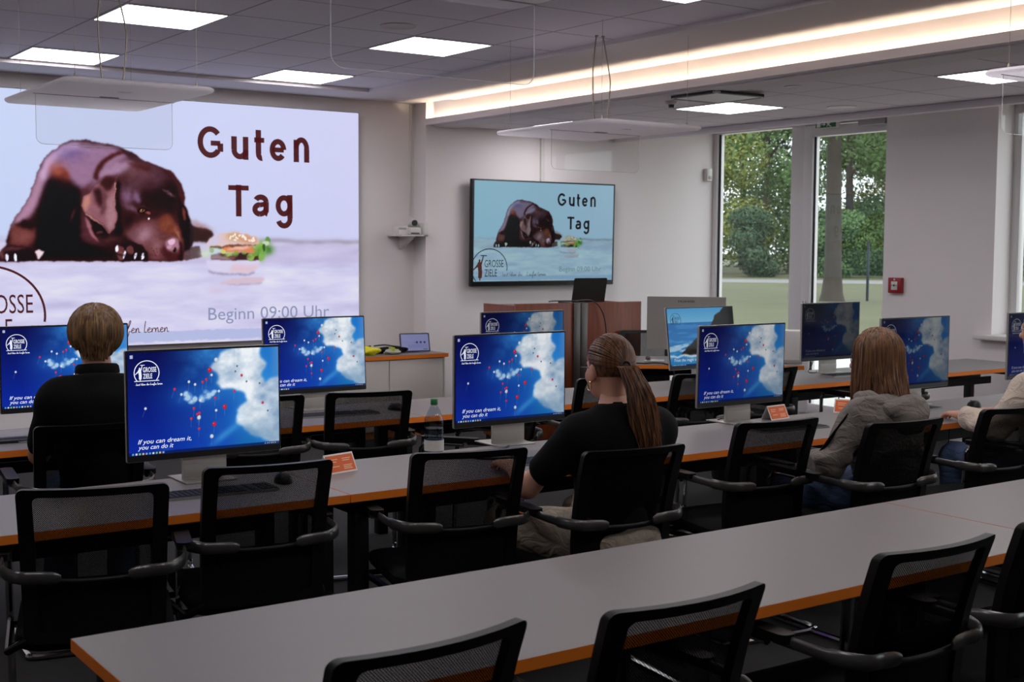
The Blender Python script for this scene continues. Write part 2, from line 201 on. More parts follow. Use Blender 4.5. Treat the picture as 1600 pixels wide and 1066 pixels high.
SLIDE_OPS = [('p',[(2.15,3.29),(9.01,3.62),(9.31,3.65),(9.41,3.27),(8.76,3.09),(2.15,3.09)],(92,72,76),0.02,1),('p',[(8.98,4.41),(9.25,4.38),(9.5,4.32),(9.74,4.23),(9.86,4.09),(9.74,3.81),(9.07,3.78)],(48,22,20),0.03,1),('b',(9.32,4.42),0.5,0.12,-0.35,(150,85,70),0.5),('p',[(2.15,3.04),(2.16,3.37),(2.41,3.66),(2.53,4.17),(2.71,4.54),(3.1,5.12),(3.3,5.51),(3.53,6.29),(3.75,6.67),(4.22,7.09),(4.66,7.32),(5.04,7.38),(5.6,7.28),(5.96,7.27),(6.42,7.16),(6.88,6.96),(7.18,6.75),(7.74,6.55),(8.22,6.42),(8.41,6.17),(8.75,5.62),(8.74,5.17),(8.98,4.6),(9.09,3.94),(9.04,3.67),(8.74,3.48),(8.7,3.29),(8.63,3.09),(7.5,3.09),(3.38,3.1)],(46,20,22),0.025,1),('p',[(3.48,6.11),(3.75,6.63),(4.24,7.05),(4.68,7.27),(5.53,7.23),(6.21,7.17),(6.78,6.9),(6.2,6.53),(5.73,6.01),(5.27,5.54),(4.78,5.71),(4.29,6.36),(3.91,6.06),(3.64,5.49),(3.18,4.82),(2.75,4.48),(3.08,5.08),(3.34,5.55)],(138,108,134),0.09,1),('p',[(2.47,4.03),(2.7,4.53),(3.11,5.13),(3.33,5.55),(3.57,6.24),(3.79,6.21),(3.74,5.7),(3.55,5.14),(3.23,4.59),(2.74,4.26)],(158,124,146),0.08,1),('p',[(3.57,6.2),(3.8,6.65),(4.24,7.05),(4.68,7.25),(5.08,7.29),(4.81,6.97),(4.23,6.72),(3.92,6.35),(3.69,5.83)],(176,150,180),0.06,1),('b',(4.67,6.87),0.55,0.3,0.2,(112,92,132),0.8),('b',(5.3,7.08),0.5,0.14,-0.1,(150,125,155),0.7),('p',[(4.86,7.29),(5.3,7.22),(5.92,7.23),(5.65,7.06),(5.12,7.08)],(120,92,110),0.05,1),('p',[(5.41,6.07),(5.55,6.47),(5.82,6.75),(6.32,7.05),(6.73,7.02),(6.32,6.89),(5.91,6.62),(5.68,6.3),(5.54,5.94)],(72,34,32),0.04,1),('p',[(6.33,7.14),(6.78,6.98),(7.19,6.75),(7.75,6.53),(7.56,6.56),(7.1,6.7),(6.64,6.86)],(64,38,46),0.03,1),('b',(4.2,6.22),0.28,0.3,0.3,(150,84,66),0.9),('b',(4.48,6.1),0.12,0.2,0.4,(120,58,46),0.9),('p',[(3.87,5.95),(4.21,5.85),(4.43,5.61),(4.83,5.75),(5.0,5.53),(4.98,4.51),(5.11,3.9),(5.69,3.49),(6.14,3.22),(3.47,3.2),(3.31,3.89),(3.5,4.82)],(22,11,14),0.1,1),('p',[(2.72,4.37),(3.06,4.42),(3.4,4.24),(3.35,3.75),(3.17,3.62),(2.54,3.62),(2.57,4.1)],(104,60,58),0.06,1),('p',[(2.64,4.32),(3.02,4.5),(3.4,4.38),(3.27,4.15),(2.93,4.24)],(40,18,18),0.05,1),('b',(2.97,3.93),0.28,0.2,0,(128,84,82),0.7),('p',[(2.15,3.18),(2.24,3.44),(2.45,3.62),(2.96,3.64),(3.26,3.49),(3.38,3.26),(3.4,3.1),(2.15,3.1)],(34,17,22),0.03,1),('b',(2.66,3.53),0.45,0.08,0.1,(120,78,76),0.6),('b',(2.42,3.22),0.05,0.14,0,(215,212,235),1),('b',(2.7,3.22),0.05,0.14,0,(215,212,235),1),('b',(2.24,3.31),0.12,0.2,0.3,(130,85,82),0.7),('p',[(3.34,3.42),(3.51,3.5),(3.67,3.44),(3.55,3.24),(3.44,3.12)],(205,188,196),0.02,1),('b',(4.68,4.73),0.06,0.26,-0.3,(120,72,76),0.5),('p',[(5.0,5.61),(5.23,5.79),(5.45,5.98),(5.26,5.44),(5.04,5.25),(5.01,4.89),(5.2,4.54),(5.28,4.09),(5.68,3.78),(6.22,3.74),(5.68,3.65),(5.19,3.73),(4.97,3.87),(4.94,4.45)],(84,48,54),0.07,1),('b',(5.2,5.04),0.12,0.5,0,(70,36,42),0.8),('p',[(5.07,4.67),(5.23,4.5),(5.33,4.14),(5.61,3.78),(5.52,3.78),(5.24,4.05),(5.13,4.36)],(140,98,108),0.025,1),('p',[(6.22,6.14),(6.41,6.55),(6.77,6.73),(7.19,6.71),(7.56,6.64),(8.03,6.41),(8.31,6.22),(8.5,5.9),(8.56,5.34),(8.51,4.78),(8.64,4.22),(8.72,3.9),(8.71,3.43),(8.63,3.08),(7.51,3.09),(7.23,3.42),(6.96,3.7),(6.59,3.88),(6.32,4.2),(6.22,4.74),(6.19,5.6)],(58,28,29),0.03,1),('b',(7.26,6.17),0.8859448260822157,0.47704721404427003,0.5,(100,70,82),0.8),('b',(6.88,6.39),0.47704721404427003,0.24533856722276745,0.4,(112,78,84),0.7),('b',(7.8,5.96),0.4088976120379457,0.27259840802529717,0.8,(96,66,84),0.6),('p',[(5.59,6.08),(5.82,6.34),(6.2,6.62),(6.58,6.73),(6.88,6.65),(6.65,6.38),(6.34,6.18),(5.97,6.11)],(150,122,146),0.08,1),('p',[(6.58,6.64),(7.03,6.6),(7.57,6.45),(7.34,6.37),(6.88,6.46)],(74,36,34),0.06,1),('b',(7.79,5.35),0.6133464180569186,0.47704721404427003,0.3,(34,16,19),0.95),('b',(7.32,5.34),0.4088976120379457,0.27259840802529717,0,(40,19,21),0.9),('b',(8.26,5.44),0.27259840802529717,0.6133464180569186,0,(30,14,18),0.9),('b',(6.62,5.43),0.286228328426562,0.3407480100316214,0.2,(122,94,118),0.95),('b',(6.94,5.63),0.23170864682150258,0.23170864682150258,0,(84,56,66),0.8),('b',(6.78,4.98),0.3134881692290917,0.10903936321011885,-0.3,(112,84,100),0.8),('p',[(6.9,5.63),(7.08,5.48),(7.1,5.26),(6.97,5.16),(6.86,5.33)],(118,92,118),0.05,1),('b',(8.2,5.53),0.17718896521644315,0.06133464180569186,-0.4,(132,106,120),0.75),('b',(8.03,5.66),0.13629920401264858,0.05451968160505943,-0.3,(110,84,100),0.5),('p',[(6.53,4.68),(6.74,4.76),(6.91,4.57),(6.88,4.3),(6.69,4.19),(6.54,4.34)],(40,19,21),0.07,1),('p',[(6.85,4.49),(7.31,4.58),(7.86,4.66),(8.33,4.59),(8.58,4.13),(8.68,3.67),(8.64,3.09),(7.44,3.09),(7.21,3.35),(6.83,3.66),(6.61,3.96),(6.54,4.19)],(96,58,60),0.09,1),('b',(7.22,4.04),0.4497873732417403,0.29985824882782686,0.55,(150,116,130),0.95),('b',(7.65,3.66),0.27259840802529717,0.27259840802529717,0.4,(134,98,104),0.8),('b',(6.84,4.07),0.27259840802529717,0.17718896521644315,0.5,(112,80,88),0.8),('p',[(7.86,4.7),(8.1,4.78),(8.37,4.52),(8.61,4.05),(8.65,3.82),(8.4,3.97),(8.16,4.13),(7.93,4.12),(7.76,4.35)],(112,62,48),0.07,1),('b',(8.09,4.47),0.23170864682150258,0.27259840802529717,-0.4,(120,74,60),0.6),('b',(8.47,4.09),0.06814960200632429,0.23170864682150258,0.45,(150,104,92),0.8),('p',[(7.92,3.66),(8.08,3.51),(8.39,3.37),(8.65,3.43),(8.63,3.09),(8.07,3.09),(7.84,3.35)],(70,34,36),0.05,1),('b',(7.68,3.35),0.23170864682150258,0.16355904481517827,0,(128,84,88),0.7),('b',(7.49,3.55),0.017718896521644312,0.017718896521644312,0,(66,34,36),0.8),('b',(7.71,3.42),0.017718896521644312,0.017718896521644312,0,(66,34,36),0.8),('b',(7.94,3.28),0.017718896521644312,0.017718896521644312,0,(66,34,36),0.8),('b',(7.68,3.48),0.017718896521644312,0.017718896521644312,0,(66,34,36),0.8),('b',(7.91,3.35),0.017718896521644312,0.017718896521644312,0,(66,34,36),0.8),('b',(7.65,3.54),0.017718896521644312,0.017718896521644312,0,(66,34,36),0.8),('b',(7.88,3.41),0.017718896521644312,0.017718896521644312,0,(66,34,36),0.8),('b',(7.62,3.28),0.017718896521644312,0.017718896521644312,0,(66,34,36),0.8),('b',(7.85,3.47),0.017718896521644312,0.017718896521644312,0,(66,34,36),0.8),('b',(7.59,3.34),0.017718896521644312,0.017718896521644312,0,(66,34,36),0.8),('b',(7.82,3.53),0.017718896521644312,0.017718896521644312,0,(66,34,36),0.8),('b',(7.56,3.4),0.017718896521644312,0.017718896521644312,0,(66,34,36),0.8),('b',(7.78,3.27),0.017718896521644312,0.017718896521644312,0,(66,34,36),0.8),('b',(7.53,3.46),0.017718896521644312,0.017718896521644312,0,(66,34,36),0.8),('p',[(7.99,3.76),(8.08,3.87),(8.28,3.94),(8.48,3.86),(8.56,3.67),(8.46,3.47),(8.27,3.43),(8.08,3.52)],(150,112,126),0.035,1),('b',(8.24,3.78),0.13629920401264858,0.10222440300948643,0.2,(198,166,188),0.95),('b',(8.17,3.62),0.095409442808854,0.06133464180569186,0.4,(176,140,160),0.8),('p',[(8.25,3.51),(8.35,3.57),(8.43,3.51),(8.39,3.42),(8.3,3.4)],(34,15,18),0.018,1),('p',[(8.48,3.82),(8.57,3.78),(8.7,3.43),(8.66,3.09),(8.47,3.09),(8.57,3.43)],(44,20,22),0.03,1),('p',[(6.23,4.07),(6.53,4.0),(6.83,3.73),(7.21,3.35),(7.33,3.09),(7.21,3.09),(6.98,3.43),(6.6,3.66),(6.23,3.74),(5.92,3.65),(5.62,3.71),(5.55,3.87)],(48,24,26),0.05,1),('b',(5.93,3.84),0.4088976120379457,0.12266928361138373,0.1,(84,50,54),0.7),('p',[(6.95,4.93),(7.05,5.03),(7.24,5.02),(7.41,4.91),(7.35,4.78),(7.16,4.79),(7.01,4.84)],(26,10,12),0.015,1),('b',(7.16,4.91),0.10222440300948643,0.057927161705375645,0.1,(150,94,58),1),('b',(7.18,4.92),0.04088976120379457,0.044297241304110786,0,(16,8,10),1),('b',(7.13,4.94),0.014992912441391344,0.014992912441391344,0,(226,206,196),1),('b',(7.36,4.82),0.08859448260822157,0.05451968160505943,-0.3,(150,84,84),0.85),('b',(7.4,4.59),0.027259840802529713,0.047704721404427,0,(236,224,228),1),('p',[(6.93,4.99),(7.07,5.09),(7.28,5.08),(7.44,4.95),(7.28,5.03),(7.07,5.03)],(70,38,38),0.02,1),('p',[(6.21,5.95),(6.38,5.9),(6.31,5.39),(6.38,4.71),(6.44,4.18),(6.23,3.99),(6.12,4.11),(6.24,4.48),(6.2,5.08)],(22,10,12),0.05,1),('p',[(6.25,6.13),(5.9,6.14),(5.68,6.01),(5.4,5.66),(5.27,5.48),(5.06,5.36),(4.97,5.03),(5.12,4.81),(5.47,4.58),(5.71,4.4),(5.96,4.05),(6.16,4.31),(6.24,4.69),(6.16,5.05),(6.15,5.6),(6.22,5.89)],(132,92,100),0.022,1),('p',[(6.25,6.13),(5.9,6.14),(5.7,5.99),(5.63,5.81),(5.78,5.68),(5.89,5.57),(6.1,5.73),(6.19,5.91)],(62,30,31),0.05,1),('p',[(5.45,5.67),(5.67,5.72),(5.76,5.45),(5.75,5.09),(5.66,4.91),(5.48,5.22),(5.4,5.48)],(58,30,34),0.06,1),('p',[(5.74,5.72),(5.87,5.63),(5.89,5.27),(5.81,4.73),(5.65,4.73),(5.73,5.09)],(96,62,66),0.05,1),('p',[(5.89,5.27),(6.12,5.55),(6.15,5.05),(6.2,4.69),(6.1,4.33),(5.97,4.15),(5.85,4.46)],(150,114,122),0.06,1),('p',[(4.99,5.07),(5.09,5.34),(5.26,5.44),(5.3,5.17),(5.21,4.9),(5.1,4.85)],(170,122,112),0.05,1),('p',[(6.17,5.91),(6.22,5.88),(6.17,5.51),(6.18,5.05),(6.23,4.74),(6.15,5.01),(6.14,5.55)],(164,122,112),0.012,1),('p',[(5.12,4.81),(5.47,4.58),(5.71,4.4),(5.96,4.05),(5.92,4.05),(5.69,4.33),(5.43,4.5),(5.14,4.72)],(156,114,108),0.012,1),('p',[(5.29,4.5),(5.67,4.36),(5.91,4.03),(5.75,3.94),(5.46,4.14)],(28,13,17),0.05,1),('b',(5.6,4.1),0.1,0.06,0.3,(112,78,78),0.6),('p',[(8.03,6.43),(8.24,6.42),(8.45,6.17),(8.77,5.65),(8.75,5.16),(8.67,5.16),(8.55,5.57),(8.45,5.9)],(72,36,38),0.025,1),('p',[(8.7,5.16),(8.87,4.88),(9.02,4.51),(9.1,3.85),(8.97,3.57),(8.75,3.45),(8.71,3.9),(8.55,4.36),(8.51,4.78),(8.56,5.25)],(30,14,18),0.035,1),('p',[(8.67,5.11),(8.78,4.88),(8.81,4.6),(8.72,4.55)],(118,66,56),0.03,1),('p',[(6.21,3.65),(6.36,3.75),(6.77,3.79),(7.14,3.63),(7.32,3.38),(7.39,3.09),(6.35,3.1),(6.24,3.28)],(38,18,20),0.02,1),('b',(6.33,3.49),0.13,0.16,0,(118,76,76),0.8),('b',(6.68,3.47),0.13,0.16,0,(118,76,76),0.8),('b',(6.33,3.28),0.13,0.16,0,(118,76,76),0.8),('b',(6.22,3.53),0.05,0.13,-0.2,(220,216,238),1),('b',(6.47,3.32),0.05,0.13,-0.2,(220,216,238),1),('b',(6.86,3.28),0.05,0.13,-0.2,(220,216,238),1),('b',(7.14,3.26),0.05,0.13,-0.2,(220,216,238),1),('b',(5.96,3.31),1.3,0.05,0,(24,12,14),0.6),('p',[(9.59,3.11),(9.61,2.95),(9.67,2.79),(9.91,2.68),(10.28,2.61),(10.75,2.6),(11.23,2.63),(11.52,2.67),(11.68,2.82),(11.7,3.11)],(214,208,236),0.03,1),('p',[(10.6,2.95),(11.23,2.88),(11.68,2.97),(11.65,2.79),(11.42,2.67),(10.91,2.62),(10.47,2.65)],(222,192,206),0.06,1),('p',[(9.61,2.74),(10.04,2.65),(10.6,2.58),(11.16,2.6),(11.52,2.67),(11.51,2.58),(11.1,2.53),(10.59,2.52),(10.07,2.58),(9.7,2.64)],(160,148,178),0.03,1),('p',[(10.0,2.24),(10.47,2.38),(11.04,2.45),(11.61,2.48),(11.82,2.46),(11.88,2.38),(11.79,2.27),(11.35,2.21),(10.75,2.18),(10.28,2.21)],(212,188,204),0.03,1),('p',[(10.0,2.23),(10.72,2.18),(11.42,2.22),(11.83,2.27),(11.8,2.23),(11.22,2.16),(10.65,2.15)],(168,148,176),0.03,1),('b',(9.9,1.97),0.35,0.2,0,(216,196,222),0.6),('p',[(9.74,3.33),(9.98,3.42),(10.48,3.36),(11.24,3.39),(11.65,3.39),(11.74,3.12),(11.23,3.09),(10.48,3.11),(9.98,3.12),(9.75,3.18)],(66,36,34),0.02,1),('p',[(9.75,3.27),(10.04,3.3),(10.35,3.24),(10.6,3.15),(10.48,3.11),(9.98,3.12),(9.76,3.17)],(150,116,128),0.03,1),('p',[(10.11,3.62),(10.67,3.67),(11.43,3.65),(11.57,3.5),(11.49,3.42),(11.24,3.39),(10.73,3.42),(10.29,3.45)],(226,128,84),0.015,1),('p',[(10.61,3.62),(10.92,3.65),(11.36,3.59),(11.17,3.53),(10.67,3.53),(10.36,3.48)],(232,190,182),0.03,1),('b',(9.55,3.37),0.22,0.15,0,(205,220,190),1),('b',(9.92,3.45),0.2,0.16,0,(196,212,222),1),('b',(9.77,3.51),0.1,0.1,0,(160,180,140),1),('b',(10.02,3.58),0.16,0.05,0,(110,130,80),1),('b',(10.48,3.32),0.2,0.12,0,(168,196,96),1),('b',(10.73,3.33),0.1,0.12,0,(140,170,70),1),('b',(11.04,3.36),0.08,0.08,0,(150,180,90),1),('b',(11.33,3.24),0.15,0.15,0,(150,186,90),1),('b',(11.52,3.33),0.12,0.1,0,(120,160,60),1),('b',(11.75,3.63),0.3,0.2,0,(140,186,70),1),('b',(11.68,3.45),0.2,0.2,0,(96,150,50),1),('b',(11.83,3.36),0.15,0.25,0,(120,170,70),1),('b',(11.75,3.2),0.12,0.12,0,(130,176,84),1),('b',(12.1,3.52),0.2,0.2,0,(72,128,50),1),('b',(12.04,3.86),0.12,0.13,0,(96,146,70),1),('b',(11.98,3.76),0.12,0.1,0,(196,214,180),1),('b',(11.88,3.57),0.07,0.15,0,(50,90,30),1),('b',(10.57,3.21),0.14,0.08,0,(120,80,80),1),('b',(10.98,3.24),0.3,0.1,0,(52,24,28),1),('b',(10.23,3.45),0.12,0.08,0,(206,206,120),1),('p',[(9.59,3.7),(9.63,3.83),(9.74,3.95),(9.93,4.06),(10.21,4.13),(10.49,4.15),(10.86,4.14),(11.24,4.1),(11.53,4.02),(11.69,3.89),(11.7,3.77),(11.56,3.71),(10.92,3.7),(10.48,3.68),(10.08,3.63),(9.71,3.6),(9.61,3.64)],(222,196,196),0.02,1),('p',[(10.36,4.12),(10.86,4.14),(11.24,4.1),(11.56,3.99),(11.69,3.84),(11.56,3.74),(11.11,3.75),(10.73,3.87),(10.49,3.95)],(208,150,112),0.08,1),('p',[(9.62,3.68),(9.71,3.9),(9.99,4.05),(10.18,4.04),(10.05,3.83),(9.92,3.64),(9.71,3.6)],(206,198,226),0.06,1),('b',(10.64,3.99),0.3,0.18,0,(206,160,104),0.7),('b',(10.74,4.07),0.045,0.05,0.3,(244,232,226),1),('b',(10.91,4.06),0.045,0.05,0.3,(244,232,226),1),('b',(10.56,3.99),0.045,0.05,0.3,(244,232,226),1),('b',(11.47,3.9),0.045,0.05,0.3,(244,232,226),1),('b',(11.06,4.03),0.045,0.05,0.3,(244,232,226),1),('b',(10.71,3.86),0.045,0.05,0.3,(244,232,226),1),('b',(11.37,3.89),0.045,0.05,0.3,(244,232,226),1),('b',(10.82,3.94),0.045,0.05,0.3,(244,232,226),1),('b',(11.27,3.88),0.045,0.05,0.3,(244,232,226),1),('b',(11.13,3.93),0.045,0.05,0.3,(244,232,226),1),('b',(11.03,4.06),0.045,0.05,0.3,(244,232,226),1),('b',(11.49,3.88),0.045,0.05,0.3,(244,232,226),1),('b',(11.07,4.02),0.045,0.05,0.3,(244,232,226),1),('b',(11.46,3.96),0.045,0.05,0.3,(244,232,226),1),('b',(11.43,3.88),0.045,0.05,0.3,(244,232,226),1),('b',(11.03,3.99),0.045,0.05,0.3,(244,232,226),1),('b',(11.13,3.99),0.045,0.05,0.3,(244,232,226),1),('b',(10.66,4.02),0.045,0.05,0.3,(244,232,226),1),('b',(10.53,3.93),0.045,0.05,0.3,(244,232,226),1),('b',(10.78,3.96),0.045,0.05,0.3,(244,232,226),1),('p',[(9.68,3.6),(10.08,3.63),(10.48,3.69),(10.92,3.71),(11.56,3.71),(11.57,3.67),(10.92,3.66),(10.48,3.62),(10.11,3.59),(9.77,3.56)],(110,62,40),0.02,1)]
# ---------------------------------------------------------------- pictures shown on the displays
def gblur(a, s):
    if s < 0.35: return a
    r = max(1, int(3*s)); k = np.exp(-0.5*(np.arange(-r, r+1)/s)**2); k /= k.sum()
    for ax in (0, 1):
        p = np.pad(a, [(r, r) if i == ax else (0, 0) for i in range(2)], mode='edge')
        out = np.zeros_like(a)
        for i, w in enumerate(k):
            out += w*(p[i:i+a.shape[0], :] if ax == 0 else p[:, i:i+a.shape[1]])
        a = out
    return a
def vnoise(X, Y, seed):
    rs = np.random.RandomState(seed); g = rs.rand(64, 64)
    xi = np.floor(X).astype(int); yi = np.floor(Y).astype(int); fx = X-xi; fy = Y-yi
    fx = fx*fx*(3-2*fx); fy = fy*fy*(3-2*fy)
    q = lambda a, b: g[(yi+b) % 64, (xi+a) % 64]
    return (q(0,0)*(1-fx)+q(1,0)*fx)*(1-fy)+(q(0,1)*(1-fx)+q(1,1)*fx)*fy
def fbm(X, Y, seed, n=4):
    return sum(vnoise(X*2**i, Y*2**i, seed+i)*0.5**(i+1) for i in range(n))/(1-0.5**n)
def inpoly(X, Y, pts):
    m = np.zeros(X.shape, bool); n = len(pts)
    for i in range(n):
        (x0, y0), (x1, y1) = pts[i], pts[(i+1) % n]
        if y0 == y1: continue
        c = ((Y < y0) != (Y < y1)) & (X < (x1-x0)*(Y-y0)/(y1-y0)+x0)
        m ^= c
    return m.astype(float)
def over(img, m, col):
    img += m[..., None]*(np.array(col, float)-img)
def pblob(img, X, Y, c, rx, ry, ang, col, al=1, soft=None, clip=1):
    ca, sa = math.cos(ang), math.sin(ang); dx = X-c[0]; dy = Y-c[1]
    d = np.sqrt(((dx*ca+dy*sa)/rx)**2+((-dx*sa+dy*ca)/ry)**2)
    if soft is None: soft = max(rx, ry) >= 0.17
    m = np.exp(-(d*1.05)**2) if soft else np.clip((1.2-d)/0.4, 0, 1)
    over(img, m*al*clip, col)
def paint_slide(W, Hh):
    X, Y = np.meshgrid((np.arange(W)+.5)/W*16, (np.arange(Hh)+.5)/Hh*9); px = W/16
    img = np.zeros((Hh, W, 3))
    t = np.clip(X/16, 0, 1)[..., None]; v = np.clip((Y-3.9)/5, 0, 1)[..., None]
    img[:] = np.array((198, 212, 245))*(1-t)+np.array((207, 208, 242))*t + (v-.6)*np.array((4, 4, 2))
    fl = np.clip((3.86-Y)/.1, 0, 1)
    n1 = fbm(X*.5, Y*2.6, 3); n2 = fbm(X*1.4, Y*5, 9)
    floor = np.array((208, 205, 236))+((n1-.5)*46)[..., None]*np.array((1, 1.1, .8))+((n2-.5)*14)[..., None]
    floor = np.clip(floor, 0, 238)
    img = img*(1-fl[..., None])+floor*fl[..., None]
    band = np.exp(-((Y-3.85-(vnoise(X*1.6, Y*0, 5)-.5)*.1)/.11)**2)*np.clip((X-6)/3, .25, 1)
    over(img, band*.75*(.45+.8*vnoise(X*2.4, Y*3, 8)), (150, 138, 158))
    lo = np.clip((3.72-Y)/.1, 0, 1)*np.clip((Y-2.95)/.08, 0, 1)
    over(img, lo*.35, (190, 176, 212))
    occ = np.zeros(X.shape); X, Y = X+(fbm(X*5, Y*5, 71, 3)-.5)*.11, Y+(fbm(X*5+7, Y*5, 83, 3)-.5)*.11
    for o in SLIDE_OPS:
        if o[0] == 'p':
            m0 = inpoly(X, Y, o[1]); m = gblur(m0, o[3]*px)*o[4]
            if o[3] <= .035: occ = np.maximum(occ, gblur(m0, .02*px))
            else: m = m*occ
            over(img, m, o[2])
        else: pblob(img, X, Y, o[1], o[2], o[3], o[4], o[5], o[6], None, occ if max(o[2], o[3]) >= .17 and o[1][0] < 9 else 1)
    fur = (fbm(X*7, Y*9, 21)-.5)*16
    dk = np.clip((170-img.mean(axis=2))/60, 0, 1)*(X < 8.9)
    img += (fur*dk)[..., None]
    dg = (occ*(X < 8.95))[..., None]; img = img*(1-dg)+((img-74)*1.3+66)*dg
    over(img, np.clip((0.50-Y)/.03, 0, 1)*np.clip((Y-.08)/.05, 0, 1)*.9, (176, 184, 224))
    return np.clip(img, 0, 255)
BALLOONS = dict(w=[(.39,.31),(.43,.34),(.34,.43),(.463,.5),(.587,.42),(.54,.255),(.567,.61),(.11,.545),(.455,.66)], W=[(.571,.105),(.535,.865),(.452,.67)],
    r=[(.505,.297),(.48,.32),(.297,.375),(.562,.485),(.42,.575),(.456,.625),(.442,.635),(.402,.675),(.452,.78),(.69,.43),(.742,.275),(.885,.565)], R=[(.528,.205),(.553,.745),(.625,.58)], d=[(.712,.18),(.70,.232),(.775,.34),(.865,.365),(.92,.65)])
def paint_wallpaper(W, Hh):
    S, T = np.meshgrid((np.arange(W)+.5)/W, 1-(np.arange(Hh)+.5)/Hh); px = W
    img = np.zeros((Hh, W, 3))
    a = np.clip(S*1.25-.12-.25*np.abs(T-.42), 0, 1)[..., None]; b = T[..., None]
    img[:] = (np.array((6, 10, 74))*(1-b)+np.array((12, 42, 158))*b)*(1-a)+(np.array((30, 116, 204))*(1-b)+np.array((28, 112, 200))*b)*a
    n = fbm(S*5, T*4, 31, 5); n2 = fbm(S*9, T*8, 41, 5)
    wisp = np.clip((n-.5)*3, 0, 1)*np.exp(-((S-.42-.25*(.5-T))/.16)**2)
    over(img, wisp*.75, (60, 146, 220))
    over(img, np.exp(-((T-.93+ (S-.55)*1.0)/.045)**2)*np.clip((S-.5)/.1, 0, 1)*np.clip((.78-S)/.08, 0, 1)*.6, (70, 160, 220))
    wx = S+(fbm(S*7+3, T*6, 51, 4)-.5)*.13; wy = T+(fbm(S*7, T*6+9, 61, 4)-.5)*.13
    cl = [(.60,.03),(.72,.0),(.86,.02),(.885,.18),(.865,.29),(.90,.36),(1.05,.30),(1.05,1.0),(.83,.93),(.755,.86),(.705,.74),(.72,.62),(.79,.55),(.775,.46),(.70,.40),(.61,.39),(.55,.32),(.555,.2)]
    m = gblur(inpoly(wx, wy, cl), .008*px)
    hz = np.clip(gblur(inpoly(wx, wy, cl), .06*px)*1.5, 0, 1)*(.35+.9*n); over(img, np.clip(hz, 0, 1)*.75, (52, 142, 214))
    hz2 = np.exp(-((S-.47)/.17)**2-((T-.45)/.10)**2)*(.3+1.1*n2); over(img, np.clip(hz2, 0, 1)*.65, (44, 122, 206))
    sh = np.clip(.66+(n2-.45)*1.7-(T-.4)*.5*(S > .7)-np.clip(S-.8, 0, 1)*1.4, 0, 1)
    col = np.array((130, 160, 192))*(1-sh[..., None])+np.array((236, 241, 246))*sh[..., None]
    img = img*(1-m[..., None])+col*m[..., None]
    low = np.clip((T-.72)/.3, 0, 1)*np.exp(-((S-.78)/.1)**2)
    over(img, low*.8, (24, 104, 164)); over(img, m*np.clip((T-.5)/.5, 0, 1)*np.clip((S-.72)/.1, 0, 1)*.4, (150, 172, 190))
    e = np.clip((S-.93)/.09, 0, 1)*np.clip((.42-T)/.2, 0, 1); over(img, e*.75, (110, 146, 196))
    puff = np.zeros(S.shape)
    for cx, cy, r in ((.385,.46,.03),(.405,.50,.024),(.365,.425,.02),(.425,.475,.02),(.48,.475,.028),(.515,.45,.032),(.55,.43,.024),(.50,.42,.018),(.725,.68,.022)):
        puff = np.maximum(puff, np.clip(1.3-np.hypot(S*.6+wx*.4-cx, (T*.6+wy*.4-cy)*.72)/r, 0, 1))
    over(img, np.clip(puff*1.5*(.15+1.5*fbm(S*30, T*24, 91, 3))-.12, 0, 1)**.9*.85, (190, 220, 240))
    def bal(c, r, col):
        d = np.hypot((S-c[0])/r, (T-c[1])*.68/(r*1.15)); over(img, np.clip((1.15-d)/.45, 0, 1), col)
        d = np.hypot((S-c[0]+r*.3)/(r*.4), (T-c[1]+r*.5)*.68/(r*.4)); over(img, np.clip(1-d, 0, 1)*.6, (250, 235, 235))
        x = S-c[0]+(T-c[1])*(.04+.2*(c[0] < .35)); over(img, np.exp(-(x/.0016)**2)*(T > c[1]+r)*(T < c[1]+r+.075)*.28, (170, 190, 220))
    for c in BALLOONS['w']: bal(c, .0085, (214, 218, 224))
    for c in BALLOONS['W']: bal(c, .0125, (205, 212, 214))
    for c in BALLOONS['r']: bal(c, .009, (196, 36, 62))
    for c in BALLOONS['R']: bal(c, .0145, (200, 28, 44))
    for c in BALLOONS['d']: bal(c, .0065, (84, 96, 100))
    over(img, np.clip((T-.965)/.006, 0, 1)*.75, (10, 22, 66))
    for i in range(10):
        d = np.maximum(np.abs(S-.028-.021*i)/.006, np.abs(T-.981)/.008); over(img, (d < 1)*.9, [(90,170,230),(230,230,235),(120,200,160),(235,190,120),(150,170,220)][i % 5])
    for i in range(6):
        d = np.maximum(np.abs(S-.90-.014*i)/.003, np.abs(T-.981)/.006); over(img, (d < 1)*.8, (210, 215, 230))
    over(img, (np.maximum(np.abs(S-.027)/.009, np.abs(T-.045)/.016) < 1)*.85, (205, 214, 228))
    return np.clip(img, 0, 255)
